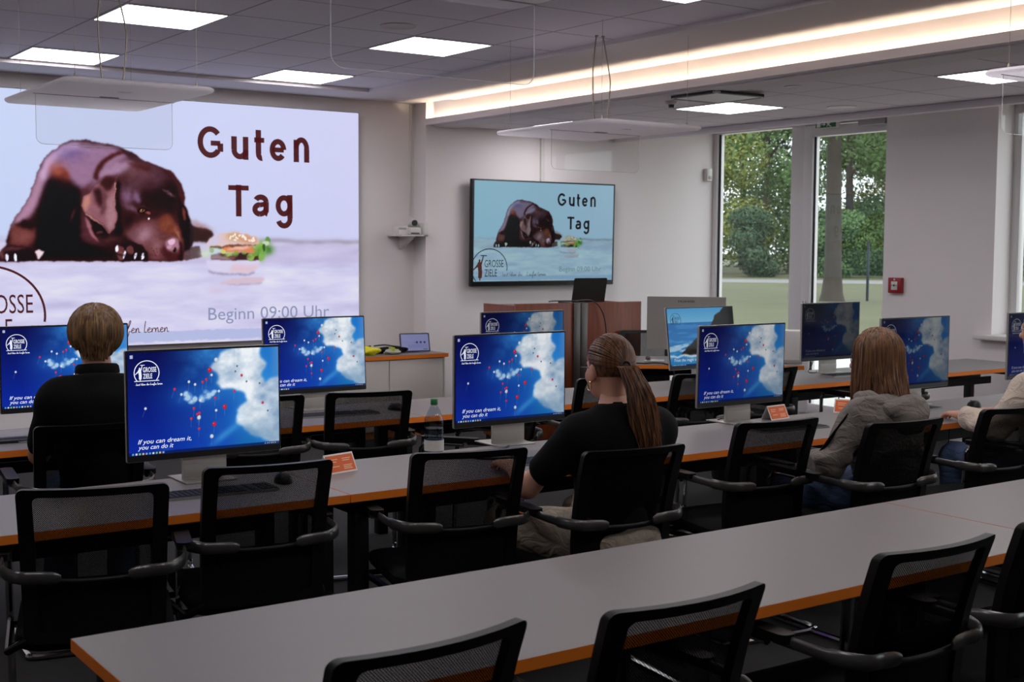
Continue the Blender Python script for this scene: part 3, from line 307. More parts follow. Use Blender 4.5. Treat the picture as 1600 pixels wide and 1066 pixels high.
def paint_ocean(W, Hh):
    S, T = np.meshgrid((np.arange(W)+.5)/W, 1-(np.arange(Hh)+.5)/Hh); px = W
    img = np.zeros((Hh, W, 3)); t = T[..., None]
    sky = np.array((66, 150, 206))*(1-t*3)+np.array((120, 186, 220))*t*3
    k = np.clip((t-.25)/.75, 0, 1); sea = np.array((24, 104, 176))*(1-k)+np.array((40, 128, 186))*k
    img[:] = np.where(t < .25, sky, sea)
    n = fbm(S*5, T*26, 7, 4); over(img, np.clip((n-.52)*4, 0, .5)*(T > .26), (70, 150, 210))
    foam = fbm(S*8, T*22+S*4, 15, 4); over(img, np.clip((foam-.5)*6, 0, 1)*np.clip((T-.55)/.1, 0, 1)*np.clip((.9-T)/.1, 0, 1)*.8, (196, 216, 232))
    wx = S+(fbm(S*18, T*18, 25, 3)-.5)*.04
    cliff = [(.84,.02),(1.05,-.1),(1.05,.8),(.5,.83),(.16,.80),(.25,.70),(.36,.58),(.46,.5),(.55,.38),(.66,.3),(.72,.14),(.80,.08)]
    m = gblur(inpoly(wx, T, cliff), .004*px); tex = fbm(S*20, T*20, 33, 4)[..., None]
    img = img*(1-m[..., None])+(np.array((8, 7, 8))+tex*np.array((50, 40, 33))*np.clip(1.6-S[..., None]*1.3, 0, 1))*m[..., None]
    over(img, np.exp(-((T-.825-(fbm(S*9, T*0, 5, 3)-.5)*.05)/.022)**2)*.9, (206, 222, 234))
    over(img, np.clip((T-.965)/.006, 0, 1)*.75, (10, 22, 66))
    for i in range(10): over(img, (np.maximum(np.abs(S-.028-.021*i)/.006, np.abs(T-.981)/.008) < 1)*.9, (170, 200, 225))
    return np.clip(img, 0, 255)
# ---------------------------------------------------------------- materials of the setting
def tile_mat(name, col, ox, oy, px, py, w=.007, dark=.45):
    m = mat(name, col, .9, noise=.04, nscale=60); nt = m.node_tree; b = nt.nodes['Principled BSDF']
    tc = nt.nodes.new('ShaderNodeTexCoord'); sp = nt.nodes.new('ShaderNodeSeparateXYZ'); nt.links.new(tc.outputs['Object'], sp.inputs[0])
    ds = []
    for ax, o, p in (('X', ox, px), ('Y', oy, py)):
        a = nt.nodes.new('ShaderNodeMath'); a.operation = 'SUBTRACT'; a.inputs[1].default_value = o; nt.links.new(sp.outputs[ax], a.inputs[0])
        q = nt.nodes.new('ShaderNodeMath'); q.operation = 'PINGPONG'; q.inputs[1].default_value = p/2; nt.links.new(a.outputs[0], q.inputs[0]); ds.append(q)
    mn = nt.nodes.new('ShaderNodeMath'); mn.operation = 'MINIMUM'; nt.links.new(ds[0].outputs[0], mn.inputs[0]); nt.links.new(ds[1].outputs[0], mn.inputs[1])
    lt = nt.nodes.new('ShaderNodeMapRange'); lt.inputs['From Min'].default_value = w*.5; lt.inputs['From Max'].default_value = w*1.3
    lt.inputs['To Min'].default_value = dark; lt.inputs['To Max'].default_value = 1; nt.links.new(mn.outputs[0], lt.inputs['Value'])
    mix = nt.nodes.new('ShaderNodeMix'); mix.data_type = 'RGBA'; mix.blend_type = 'MULTIPLY'; mix.inputs['Factor'].default_value = 1
    src = b.inputs['Base Color'].links[0].from_socket; nt.links.new(src, mix.inputs['A']); nt.links.new(lt.outputs[0], mix.inputs['B']); nt.links.new(mix.outputs['Result'], b.inputs['Base Color'])
    return m
M_wall = mat('white_wall_paint', (234, 227, 226), .85, noise=.02, nscale=3, bump=.05, bscale=350)
M_plaster = mat('ceiling_plaster', (228, 221, 222), .9, noise=.02, nscale=4)
M_tileL = tile_mat('mineral_tile_high', (242, 236, 244), 2.32, 6.95, .6, .625)
M_tileR = tile_mat('mineral_tile_low', (236, 227, 231), 6.78, 5.73, .6, .6)
M_carpet = mat('dark_carpet', (27, 25, 26), .95, noise=.45, nscale=260, bump=.4, bscale=420)
M_frame = mat('white_window_frame', (216, 212, 212), .45)
M_seal = mat('dark_gasket', (26, 30, 40), .6)
M_white = mat('white_plastic', (214, 210, 206), .45)
M_black = mat('black_plastic', (14, 13, 13), .5)
M_metal = mat('brushed_metal', (168, 166, 164), .35, 1.)
struct('floor', MB().box(-4, 9.7, -4, 10.3, -.2, 0), M_carpet, 'dark grey carpet floor under the desks', 'floor')
struct('wall_left', MB().box(-4.2, -4, -4, 10.3, 0, 3.1), M_wall, 'plain white left wall beside the desk rows', 'wall')
struct('wall_back', MB().box(-4.2, 9.9, -4.2, -4, 0, 3.1), M_wall, 'plain white wall behind the last desk row', 'wall')
struct('wall_front', MB().box(-4, 5.97, 10.07, 10.3, 0, 3.1), M_wall, 'white front wall carrying the large video wall', 'wall')
struct('wall_front_right', MB().box(5.96, 9.5, 9.86, 10.3, 0, 3.1), M_wall, 'white projecting wall behind the lectern and television', 'wall')
# ceiling: high tiled field, lower plaster border, slim lit ledge, low tiled field, recess by the windows
struct('ceiling', MB().box(-4, 5.2, -4, 9.52, 2.928, 3.1), M_tileL, 'high ceiling of grey mineral tiles', 'ceiling')
struct('trim_1', MB().box(-4, 5.97, 9.50, 10.07, 2.898, 3.1), M_plaster, 'smooth plaster ceiling border above the video wall', 'ceiling border')
struct('trim_2', MB().box(5.19, 6.06, -4, 9.501, 2.898, 3.1), M_plaster, 'smooth plaster ceiling border above the lit cove', 'ceiling border')
struct('wall_cove', MB().box(6.045, 6.3, -4, 9.86, 2.69, 3.1), M_plaster, 'narrow upright face washed by the warm cove light', 'wall')
led = MB().box(5.96, 6.046, -4, 9.86, 2.70, 2.716).box(5.96, 5.968, -4, 9.86, 2.7155, 2.755)
struct('trim_3', led, M_plaster, 'white cove ledge running along the ceiling step', 'ceiling ledge')
struct('ceiling_low', MB().box(6.06, 8.16, -4, 9.86, 2.705, 3.05), M_tileR, 'lower tiled ceiling between the cove and the windows', 'ceiling')
struct('trim_4', MB().box(8.10, 8.18, -4, 9.86, 2.652, 2.702).box(8.155, 8.2, -4, 9.86, 2.70, 3.05), M_plaster, 'white edge profile of the low ceiling by the windows', 'ceiling edge')
struct('ceiling_recess', MB().box(8.19, 9.62, -4, 9.86, 2.95, 3.1), M_plaster, 'raised ceiling strip in front of the windows', 'ceiling')
strip = MB()
for k in range(27): strip.box(6.012, 6.024, -3.9+.508*k, -3.9+.508*(k+1), 2.7165, 2.725)
tag(strip.build('light_strip', emit('warm_light_strip', (255, 232, 200), COVE)), 'warm light strip hidden in the ceiling cove', 'light')
# window wall
struct('wall_right', MB().box(9.3, 9.62, 6.385, 7.505, 0, 2.96).box(9.3, 9.62, 4.8, 6.386, 0, .9).box(9.3, 9.62, 4.3, 4.81, 0, 2.96).box(9.3, 9.62, 1.7, 4.31, 0, .9).box(9.3, 9.62, 1.2, 1.71, 0, 2.96).box(9.3, 9.62, -1.4, 1.21, 0, .9).box(9.3, 9.62, -4, -1.39, 0, 2.96).box(9.42, 9.62, -1.4, 4.8, 2.82, 2.96).box(9.42, 9.62, 4.8, 9.9, 2.82, 2.96), M_wall, 'white pier and wall between the windows on the right', 'wall')
fr = MB()
for a in ((9.80, 9.87, .02, 2.83), (8.61, 8.775, .02, 2.83), (7.42, 7.52, .02, 2.83)): fr.box(9.46, 9.56, a[0], a[1], a[2], a[3], .006)
fr.box(9.463, 9.557, 7.45, 9.87, 2.80, 2.86, .006).box(9.463, 9.557, 7.45, 9.87, 0, .09, .006)
w1 = struct('window_1', fr, M_frame, 'tall white framed window left of the glazed door', 'window')
MB().box(9.485, 9.495, 9.775, 9.805, .09, 2.80).build('gasket', M_seal, w1)
M_pane = glass('window_glass', (250, 252, 250), fres=1.15)
MB().box(9.508, 9.514, 8.77, 9.805, .085, 2.805).build('pane', M_pane, w1)
dr = MB().box(9.44, 9.54, 8.485, 8.60, .03, 2.79, .008).box(9.443, 9.537, 7.50, 8.598, 2.69, 2.788, .008).box(9.443, 9.537, 7.50, 8.598, .032, .13, .008).box(9.44, 9.54, 7.46, 7.56, .03, 2.79, .008)
d1 = struct('door_1', dr, M_frame, 'white framed glazed door to the terrace', 'door')
MB().box(9.465, 9.475, 8.465, 8.492, .13, 2.69).build('gasket', M_seal, d1)
MB().box(9.488, 9.494, 7.55, 8.49, .125, 2.695).build('pane', M_pane, d1)
hd = MB().box(9.415, 9.44, 8.53, 8.56, .98, 1.12, .006).tube([(9.40, 8.545, 1.05), (9.39, 8.53, 1.05), (9.39, 8.43, 1.05)], .01, 8); hd.build('door_handle', M_metal, d1)
fr = MB().box(9.523, 9.597, 4.8, 6.386, .9, .97, .006).box(9.523, 9.597, 4.8, 6.386, 2.75, 2.828, .006).box(9.52, 9.6, 6.31, 6.386, .9, 2.83, .006).box(9.52, 9.6, 4.8, 4.88, .9, 2.83, .006).box(9.52, 9.6, 5.56, 5.64, .9, 2.83, .006)
w2 = struct('window_2', fr, M_frame, 'white framed window at the right edge above the sill', 'window')
MB().box(9.555, 9.561, 4.87, 6.32, .96, 2.76).build('pane', M_pane, w2)
MB().box(9.2, 9.6, 4.78, 6.50, .885, .925, .008).build('window_sill', M_white, w2)
for i, (a, b) in enumerate(((1.7, 4.3), (-1.4, 1.2))):  # two unseen windows, added to bring more daylight onto desks and ceiling
    m_ = (a+b)/2; fr = MB().box(9.523, 9.597, a, b, .9, .97, .006).box(9.523, 9.597, a, b, 2.75, 2.828, .006)
    for y in (a+.04, m_, b-.04): fr.box(9.52, 9.6, y-.04, y+.04, .9, 2.83, .006)
    w3 = struct('window_%d' % (3+i), fr, M_frame, ['white framed window further right along the same wall', 'white framed window near the back of the right wall'][i], 'window')
    MB().box(9.555, 9.561, a+.07, b-.07, .96, 2.76).build('pane', M_pane, w3); MB().box(9.2, 9.6, a-.1, b+.1, .885, .925, .008).build('window_sill', M_white, w3)
# ---------------------------------------------------------------- outdoors
M_grass = mat('dry_grass', (80, 80, 52), .95, noise=.35, nscale=.35, bump=.2, bscale=6)
M_path = mat('grey_path', (118, 116, 116), .9, noise=.08, nscale=2)
M_terr = mat('terrace_paving', (170, 166, 162), .85, noise=.08, nscale=8)
M_pink = mat('pink_paving', (176, 140, 136), .85, noise=.1, nscale=8)
struct('ground', MB().box(-60, 260, -160, 260, -.5, -.13), M_grass, 'dry lawn stretching outside the windows', 'lawn')
struct('terrace', MB().box(9.62, 17, -4, 30, -.13, -.06), M_terr, 'pale paved terrace outside the glazed door', 'terrace')
struct('terrace_band', MB().box(12.2, 13.6, -4, 30, -.06, -.055), M_pink, 'pinkish paving band across the terrace', 'paving')
VD = Vector((math.sin(math.radians(47.5)), math.cos(math.radians(47.5)), 0)); VR = Vector((VD.y, -VD.x, 0))
def outp(d, s, z=-.13): p = VD*d+VR*s; return (p.x, p.y, z)
v = [outp(66, -60, -.12), outp(66, 60, -.12), outp(73, 60, -.12), outp(73, -60, -.12)]
v += [(x, y, -.16) for x, y, z in v]
struct('path', MB().add(v, [(0, 1, 2, 3), (0, 1, 5, 4), (1, 2, 6, 5), (2, 3, 7, 6), (3, 0, 4, 7), (7, 6, 5, 4)]), M_path, 'grey footpath crossing the lawn outside', 'path')
M_bark = mat('tree_bark', (66, 58, 52), .95, noise=.25, nscale=3, bump=.5, bscale=12)
M_leafs = [mat('leaves_%s' % n, c, .8, noise=.5, nscale=.6) for n, c in (('olive', (122, 130, 62)), ('mid', (82, 106, 60)), ('deep', (58, 80, 56)))]
rnd = random.Random(7)
def crown(name, centers, n, size, seed, m, parent):
    rg = np.random.RandomState(seed); Qs = []; tot = sum(c[3]**2 for c in centers)
    for cx, cy, cz, r in centers:
        k = int(n*r*r/tot)+1; d = rg.normal(size=(k, 3)); d /= np.linalg.norm(d, axis=1)[:, None]; rad = r*(.55+.5*rg.rand(k)**.6)
        P = np.array((cx, cy, cz))+d*rad[:, None]*np.array((1, 1, .85))
        a = rg.normal(size=(k, 3)); a -= d*(a*d).sum(1)[:, None]*.6; a /= np.linalg.norm(a, axis=1)[:, None]; b = np.cross(a, d+rg.normal(size=(k, 3))*.5); b /= np.linalg.norm(b, axis=1)[:, None]
        s = size*(.6+.8*rg.rand(k))[:, None]
        Qs.append(np.stack([P-a*s, P+b*s*.55, P+a*s, P-b*s*.55], 1).reshape(-1, 3))
    Q = np.vstack(Qs).astype(np.float32); nq = len(Q)//4; me = bpy.data.meshes.new(name)
    me.vertices.add(len(Q)); me.loops.add(len(Q)); me.polygons.add(nq)
    me.vertices.foreach_set('co', Q.ravel()); me.loops.foreach_set('vertex_index', np.arange(len(Q), dtype=np.int32)); me.polygons.foreach_set('loop_start', np.arange(nq, dtype=np.int32)*4)
    me.update(calc_edges=True); me.materials.append(m); return link(name, me, parent)
def tree(label, d, s, h, rad, mi, trunk_r, seed, n=2600, low=.18, leaf=.5, group=None, crown_low=None):
    rg = random.Random(seed); x, y, z = outp(d, s)
    t = thing('tree', label, 'tree', (x, y, -.13), 0, group)
    tb = MB(); lean = rg.uniform(-.3, .3)
    tb.tube([(0, 0, -.1), (0, 0, .25), (.02, 0, .9), (lean*.3, 0, h*.3), (lean, .1, h*.75)], [trunk_r*1.75, trunk_r*1.35, trunk_r*1.08, trunk_r*.9, trunk_r*.4], 12)
    for k in range(4):
        a = rg.uniform(0, 6.28); zz = h*(.4+.1*k); tb.tube([(lean*.6, 0, zz), (math.cos(a)*rad*.35, math.sin(a)*rad*.35, zz+h*.1), (math.cos(a)*rad*.6, math.sin(a)*rad*.6, zz+h*.16)], [trunk_r*.4, trunk_r*.25, trunk_r*.08], 7)
    tb.build('trunk', M_bark, t)
    cs = []
    z0 = crown_low if crown_low is not None else h*low
    for k in range(16):
        zz = z0+(h-z0)*rg.random(); rr = rad*(.32+.3*rg.random()); q = (zz-z0)/(h-z0); rs = rad*(.95-.5*abs(q-.35))
        a = rg.uniform(0, 6.28); cs.append((math.cos(a)*rs*rg.random()**.5, math.sin(a)*rs*rg.random()**.5, zz, rr))
    crown('foliage', cs, n, leaf, seed, M_leafs[mi], t)
    return t
tree('tall tree with a bare thick trunk outside the glazed door', 44, 1.15, 15, 5.5, 1, .27, 3, 26000, leaf=.09, crown_low=6.6)
tree('slimmer dark trunked tree behind the footpath', 83.5, 7.4, 15, 3.2, 2, .30, 5, 16000, leaf=.11, crown_low=5.0)
for i, (d, s, h, r, mi, lab) in enumerate(((88, -7.5, 17, 4.4, 0, 'yellow green tree seen at the left of the tall window'), (90, 3.4, 16, 4.8, 1, 'mid green tree behind the thick trunk'), (91, 14, 16, 4.4, 2, 'green tree at the right side of the door view'),
        (103, -14, 20, 5.6, 2, 'dark tall tree at the far left outside'), (104, -2.5, 22, 5.4, 1, 'tall tree rising between the nearer trees'), (104, 7.6, 21, 5.2, 0, 'tall olive tree seen above the slim dark tree'), (103, 21, 20, 5.6, 2, 'dark tall tree far to the right outside'),
        (121, -22, 26, 8, 1, 'distant tall tree at the left of the tree line'), (122, -5, 27, 8, 2, 'distant tall tree closing the view in the tall window'), (122, 12, 27, 8, 1, 'distant tall tree closing the view in the door'), (121, 29, 26, 8, 2, 'distant tall tree at the right of the tree line'))):
    tree(lab, d, s, h, r, mi, .3, 20+i, (40000 if abs(s-2) < 10.5 else 12000) if d < 120 else 26000, low=.02, leaf=.115 if d < 120 else .17)
for i, (s, w, mi) in enumerate(((-12.5, 4.4, 2), (-7.5, 4.2, 2), (-2.5, 4.2, 2), (2.6, 4, 1), (7.2, 3, 2), (12, 4.4, 1))):
    x, y, z = outp(79.5, s); sh = thing('shrub', ['dark shrub at the left end of the hedge outside', 'dark low shrub below the tall window view', 'dark shrub left of the door mullion outside', 'green shrub behind the thick tree trunk', 'dark shrub beside the slim dark tree', 'green shrub at the right end of the hedge outside'][i], 'shrub', (x, y, -.13))
    crown('foliage', [(rnd.uniform(-w*.28, w*.28), rnd.uniform(-w*.28, w*.28), rnd.uniform(.5, 3.6), rnd.uniform(.8, 1.1)) for k in range(11)], 12000, .085, 60+i, M_leafs[mi], sh)
M_post = mat('dark_post', (46, 54, 62), .6, .3)
for i, (x, y, lab) in enumerate(((34.13, 31.59, 'dark fence post seen at the right side of the tall window'), (34.44, 28.42, 'dark fence post seen through the middle of the door'))):
    MBp = MB().box(-.035, .035, -.035, .035, 0, 1.95, .008); t = thing('fence_post', lab, 'fence post', (x, y, -.13)); MBp.build('post', M_post, t); MB().box(-.045, .045, -.045, .045, 1.95, 1.98, .006).build('cap', M_post, t)
# ---------------------------------------------------------------- big slide: lettering, logo, handwriting
def logo_parts():
    # drawn in a circle of radius 1 around (0,0)
    arc = [(math.cos(a), math.sin(a)) for a in np.linspace(math.radians(-8), math.radians(222), 46)]
    fig = [(-.52, .44), (-.50, .40), (-.52, .34), (-.49, .30), (-.38, .58), (-.33, .56), (-.44, .16), (-.40, -.2), (-.42, -.5), (-.49, -.53), (-.50, -.64), (-.56, -.64), (-.56, -.53), (-.63, -.5), (-.62, -.2), (-.66, .06), (-.92, -.14), (-.94, -.10), (-.70, .18), (-.64, .31), (-.60, .34), (-.62, .40), (-.59, .45), (-.55, .46)]
    plane = [(-.52, .68), (-.14, .67), (-.15, .63), (-.33, .62), (-.36, .54), (-.40, .55), (-.39, .63), (-.51, .64)]
    return arc, fig, plane
GLYPH = {'L': ([[(.1, .9), (.05, .5), (.0, .02), (.2, .06), (.45, .02)]], .5), 'a': ([[(.3, .3), (.15, .36), (.02, .14), (.12, .0), (.28, .2), (.3, .33), (.28, .06), (.4, .02)]], .4),
    'u': ([[(0, .34), (.02, .06), (.14, .0), (.26, .2), (.28, .34), (.28, .06), (.4, .02)]], .4), 'f': ([[(-.02, .02), (.14, .4), (.26, .86), (.2, .95), (.12, .6), (.06, -.3), (.12, -.42), (.2, -.1), (.22, .1), (.36, .06)]], .36),
    'e': ([[(0, .12), (.22, .24), (.14, .36), (.03, .18), (.1, .0), (.34, .06)]], .34), 'n': ([[(0, .34), (.04, .0), (.06, .2), (.16, .35), (.22, .2), (.24, .02), (.36, .03)]], .36),
    'l': ([[(.02, .9), (.0, .4), (.02, .04), (.1, .0), (.2, .05)]], .22), 'r': ([[(0, .34), (.04, .0), (.08, .24), (.2, .33), (.24, .26)]], .27), 's': ([[(.2, .32), (.06, .3), (.16, .14), (.1, .0), (-.02, .04)]], .26),
    't': ([[(.08, .7), (.06, .1), (.14, .0), (.26, .05)], [(-.06, .44), (.24, .48)]], .28), 'I': ([[(.05, .85), (.02, 0)]], .2), 'd': ([[(.28, .26), (.14, .34), (.02, .12), (.14, .0), (.28, .2), (.34, .9), (.28, .06), (.4, .02)]], .42), '.': ([[(0, .02), (.04, .03)]], .14), ' ': ([], .3)}
def handwriting(s, x, y, h, w, sp=1.12):
    L = []
    for ch in s:
        g, adv = GLYPH[ch]
        for st in g: L.append(smoothline([(x+px*h*1.05+py*h*.12, y+py*h) for px, py in st], 4))
        x += adv*h*sp
    return stroke_geo(L, w), x
GLY = {'G': [('a', .5, .6, .5, .6, 40, 322), ('l', (1, .18), (1, .56)), ('l', (.52, .56), (1.0, .56))], 'u': [('l', (0, .87), (0, .34)), ('a', .5, .34, .5, .34, 180, 360), ('l', (1, .87), (1, 0))],
    't': [('l', (.3, 1.16), (.3, .25)), ('a', 1.0, .25, .7, .16, 180, 280), ('l', (-.62, .775), (1.6, .775))], 'e': [('a', .5, .435, .5, .435, 2, 322), ('l', (0, .44), (1, .44))], 'n': [('l', (0, 0), (0, .87)), ('a', .5, .52, .5, .35, 180, 0), ('l', (1, .52), (1, 0))],
    'T': [('l', (-.1, 1.2), (1.1, 1.2)), ('l', (.5, 1.2), (.5, 0))], 'a': [('a', .5, .62, .45, .25, 155, 0), ('l', (.95, .62), (.95, .2)), ('a', 1.1, .2, .15, .2, 180, 262), ('l', (.95, .53), (.4, .46)), ('a', .4, .235, .4, .235, 90, 270), ('a', .4, .32, .55, .32, 270, 355)], 'g': [('a', .5, .45, .5, .42, 0, 360), ('l', (1, .87), (1, -.05)), ('a', .5, -.05, .5, .28, 0, -160)]}
def bold_letter(ch, x0, x1, base, s):       # heavy grotesque capitals 1.2 high drawn with a broad pen
    w = x1-x0-s; L = []; Hq = {'G': 1.2, 'T': 1.2}.get(ch, .87)
    for g in GLY[ch]:
        mapy = lambda y: base+(s/2+y/Hq*(Hq-s) if (ch in 'Geua' or (ch == 'g' and y >= .02)) else y)
        if g[0] == 'l':
            (a, b), (c, d) = g[1:]; ends = [(x0+s/2+a*w, mapy(b)), (x0+s/2+c*w, mapy(d))]
            if a == c:        # uprights run through to cap, x-height or base
                ends = [(e[0], base+y if (y in (0, .87, 1.2, 1.16) or ch in 'tnT') else e[1]) for e, y in zip(ends, (b, d))]
            elif ch == 'T': ends = [(e[0], base+1.2-s/2) for e in ends]
            L.append((ends, s if a == c else s*.84))
        else:
            _, cx, cy, rx, ry, a0, a1 = g; L.append(([(x0+s/2+(cx+rx*math.cos(math.radians(a)))*w, mapy(cy+ry*math.sin(math.radians(a)))) for a in np.linspace(a0, a1, 26)], s*.94))
    V = []; F = []
    for ln, wd in L:
        v, f = stroke_geo([ln], wd); n = len(V); V += v; F += [tuple(i+n for i in q) for q in f]
    return V, F
def slide_lettering(dark, grey, third):
    out = []      # (verts2d, faces, colour) in slide units 16 x 9
    def spaced(word, xs, base, cap):
        for ch, (a, b) in zip(word, xs):
            v, f = bold_letter(ch, a, b, base, .225); out.append((v, f, dark))
    spaced('Guten', ((9.27, 10.28), (10.60, 11.29), (11.53, 11.94), (12.15, 12.86), (13.16, 13.83)), 6.93, 1.2)
    out_n = len(out)
    spaced('Tag', ((10.42, 11.33), (11.42, 12.13), (12.38, 13.10)), 4.77, 1.2)
    v, f = fit_text('Beginn 09:00 Uhr', 9.62, 14.66, .84, .46); out.append((v, f, grey))
    arc, fig, plane = logo_parts(); cx, cy, R, Ry = 1.72, 1.19, 1.93, 1.73
    v, f = stroke_geo([[(cx+R*x, cy+Ry*y) for x, y in arc]], .08); out.append((v, f, dark))
    out.append(([(cx+R*x, cy+Ry*y) for x, y in fig], [tuple(range(len(fig)))], third)); out.append(([(cx+R*x, cy+Ry*y) for x, y in plane], [tuple(range(len(plane)))], dark))
    v, f = fit_text('GROSSE', 1.19, 3.25, 1.28, .64); out.append((v, f, dark))
    v, f = fit_text('ZIELE', 1.19, 2.55, .44, .64); out.append((v, f, dark))
    (v, f), xe = handwriting('...lasst Ideen das', 2.95, .46, .42, .028); out.append((v, f, dark))
    (v, f), xe = handwriting('Laufen lernen', 5.86, .46, .46, .03, 1.06); out.append((v, f, dark))
    return out
def wall_lettering(white):
    out = []      # wallpaper units: 3 x 2
    arc, fig, plane = logo_parts(); cx, cy, R = .36, 1.60, .235
    a2 = [(math.cos(a), math.sin(a)) for a in np.linspace(math.radians(-40), math.radians(220), 46)]
    v, f = stroke_geo([[(cx+R*x, cy+R*y) for x, y in a2]], .016); out.append((v, f, white))
    v, f = stroke_geo([[(cx-R*1.0, cy-R*.66), (cx+R*1.0, cy-R*.66)]], .014); out.append((v, f, white))
    out.append(([(cx+R*x, cy+R*y) for x, y in fig], [tuple(range(len(fig)))], white)); out.append(([(cx+R*x, cy+R*y) for x, y in plane], [tuple(range(len(plane)))], white))
    v, f = fit_text('GROSSE', .29, .545, 1.615, .095, 0, .016); out.append((v, f, white))
    v, f = fit_text('ZIELE', .29, .465, 1.49, .095, 0, .016); out.append((v, f, white))
    (v, f), xe = handwriting('...lasst Ideen das Laufen lernen', .14, 1.365, .047, .007, 1.1); out.append((v, f, white))
    return out
def motto(out, lines, x0, y0, cap, wid, white):
    for s, a, b, y in lines:
        v, f = fit_text(s, a, b, y, cap, .3, .004); out.append((v, f, white))
def picture_mesh(name, img, w, h, lettering, lu, mx, lift=.0008):
    # img rows bottom-up; w,h metres; lettering in units of lu metres; mesh faces -Y through matrix mx
    Hn, Wn = img.shape[:2]
    X, Z = np.meshgrid(np.linspace(0, w, Wn), np.linspace(0, h, Hn))
    V = np.stack([X.ravel(), np.zeros(X.size), Z.ravel()], 1)
    i = np.arange((Hn-1)*(Wn-1)); r = i//(Wn-1); c = i % (Wn-1); k = r*Wn+c
    F = np.stack([k, k+1, k+1+Wn, k+Wn], 1)
    cols = [img.reshape(-1, 3)/255.]; ev = []; ef = []; n = len(V); step = 0
    for v, f, col in lettering:
        step += 1
        ev += [(p[0]*lu[0], -lift-step*1e-5, p[1]*lu[1]) for p in v]; ef += [tuple(q+n for q in t) for t in f]; n += len(v)
        cols.append(np.tile(np.array(col)/255., (len(v), 1)))
    allv = np.vstack([V, np.array(ev).reshape(-1, 3)])
    me = bpy.data.meshes.new(name)
    loops = [F.ravel()]+[np.array(t) for t in ef]; starts = list(np.arange(len(F))*4); tot = len(F)*4; sizes = [4]*len(F)
    for t in ef: starts.append(tot); sizes.append(len(t)); tot += len(t)
    L = np.concatenate(loops).astype(np.int32)
    me.vertices.add(len(allv)); me.loops.add(len(L)); me.polygons.add(len(starts))
    me.vertices.foreach_set('co', allv.ravel()); me.loops.foreach_set('vertex_index', L)
    me.polygons.foreach_set('loop_start', np.array(starts, np.int32))
    me.update(calc_edges=True); me.validate()
    at = me.color_attributes.new('Col', 'BYTE_COLOR', 'POINT')
    cc = np.vstack(cols); cc = np.hstack([cc, np.ones((len(cc), 1))])
    if len(at.data) == len(cc): at.data.foreach_set('color_srgb', cc.ravel())
    me.transform(mx); return me
slide = paint_slide(704, 396)
dark = (74, 24, 28); grey = (140, 146, 182)
# video wall
t = thing('video_wall', 'very large bright wall screen showing a resting dog and Guten Tag', 'screen', (1.883, 10.0, .834))
MB().box(-.004, 3.482, .004, .068, -.004, 1.947).build('cabinet_frame', M_black, t)
me = picture_mesh('screen', slide, 3.478, 1.943, slide_lettering(dark, grey, (96, 44, 40)), (3.478/16, 1.943/9), Matrix.Identity(4))
me.materials.append(screen_mat('video_wall_picture', LEDWALL, .6, .15)); link('screen', me, t)
# television
tv_img = slide[:, :, :]*np.array((.80, .985, .95))
W, Hh = 1.655, .945
t = thing('television', 'wall mounted black framed television to the right of the big screen', 'television', (6.40, 9.77, 1.295)); t.rotation_euler = (math.radians(1.0), 0, 0)
MB().box(-.014, W-.0, .0, .045, -.032, Hh-.0, .006).build('casing', M_black, t)
MB().box(.4, W-.4, .044, .09, .2, .7, .004).build('wall_bracket', M_black, t)
sub = tv_img[::2, ::2]
me = picture_mesh('screen', sub, W-.03, Hh-.028, slide_lettering((30, 26, 28), (120, 150, 164), (90, 48, 40)), ((W-.03)/16, (Hh-.028)/9), Matrix.Translation((.008, -.0015, .014)))
me.materials.append(screen_mat('television_picture', .62, .15)); link('screen', me, t)
# ---------------------------------------------------------------- desktop monitors
M_silver = mat('silver_casing', (176, 172, 166), .38, .55)
M_silver2 = mat('silver_stand', (188, 184, 178), .5, .25)
M_stand = mat('stand_insert', (160, 156, 150), .55, .15)
wl = wall_lettering((235, 238, 248)); motto(wl, (('If you can dream it,', .17, 1.20, .225), ('you can do it', .17, .85, .115)), 0, 0, .085, 1, (235, 240, 250))
MW, MH = .608, .412; SW, SH = .594, .380
wp = paint_wallpaper(330, 220)
me_wall = picture_mesh('screen', wp, SW, SH, wl, (SW/3, SH/2), Matrix.Translation((-SW/2, -.0012, .024)), .0004)
ol = wall_lettering((30, 60, 96)); ol = ol[:-1]; motto(ol, (('Trust the magic of new beginnings', .16, 2.1, .16),), 0, 0, .1, 1, (225, 235, 240))
me_ocean = picture_mesh('screen', paint_ocean(210, 140), SW, SH, ol, (SW/3, SH/2), Matrix.Translation((-SW/2, -.0012, .024)), .0004)
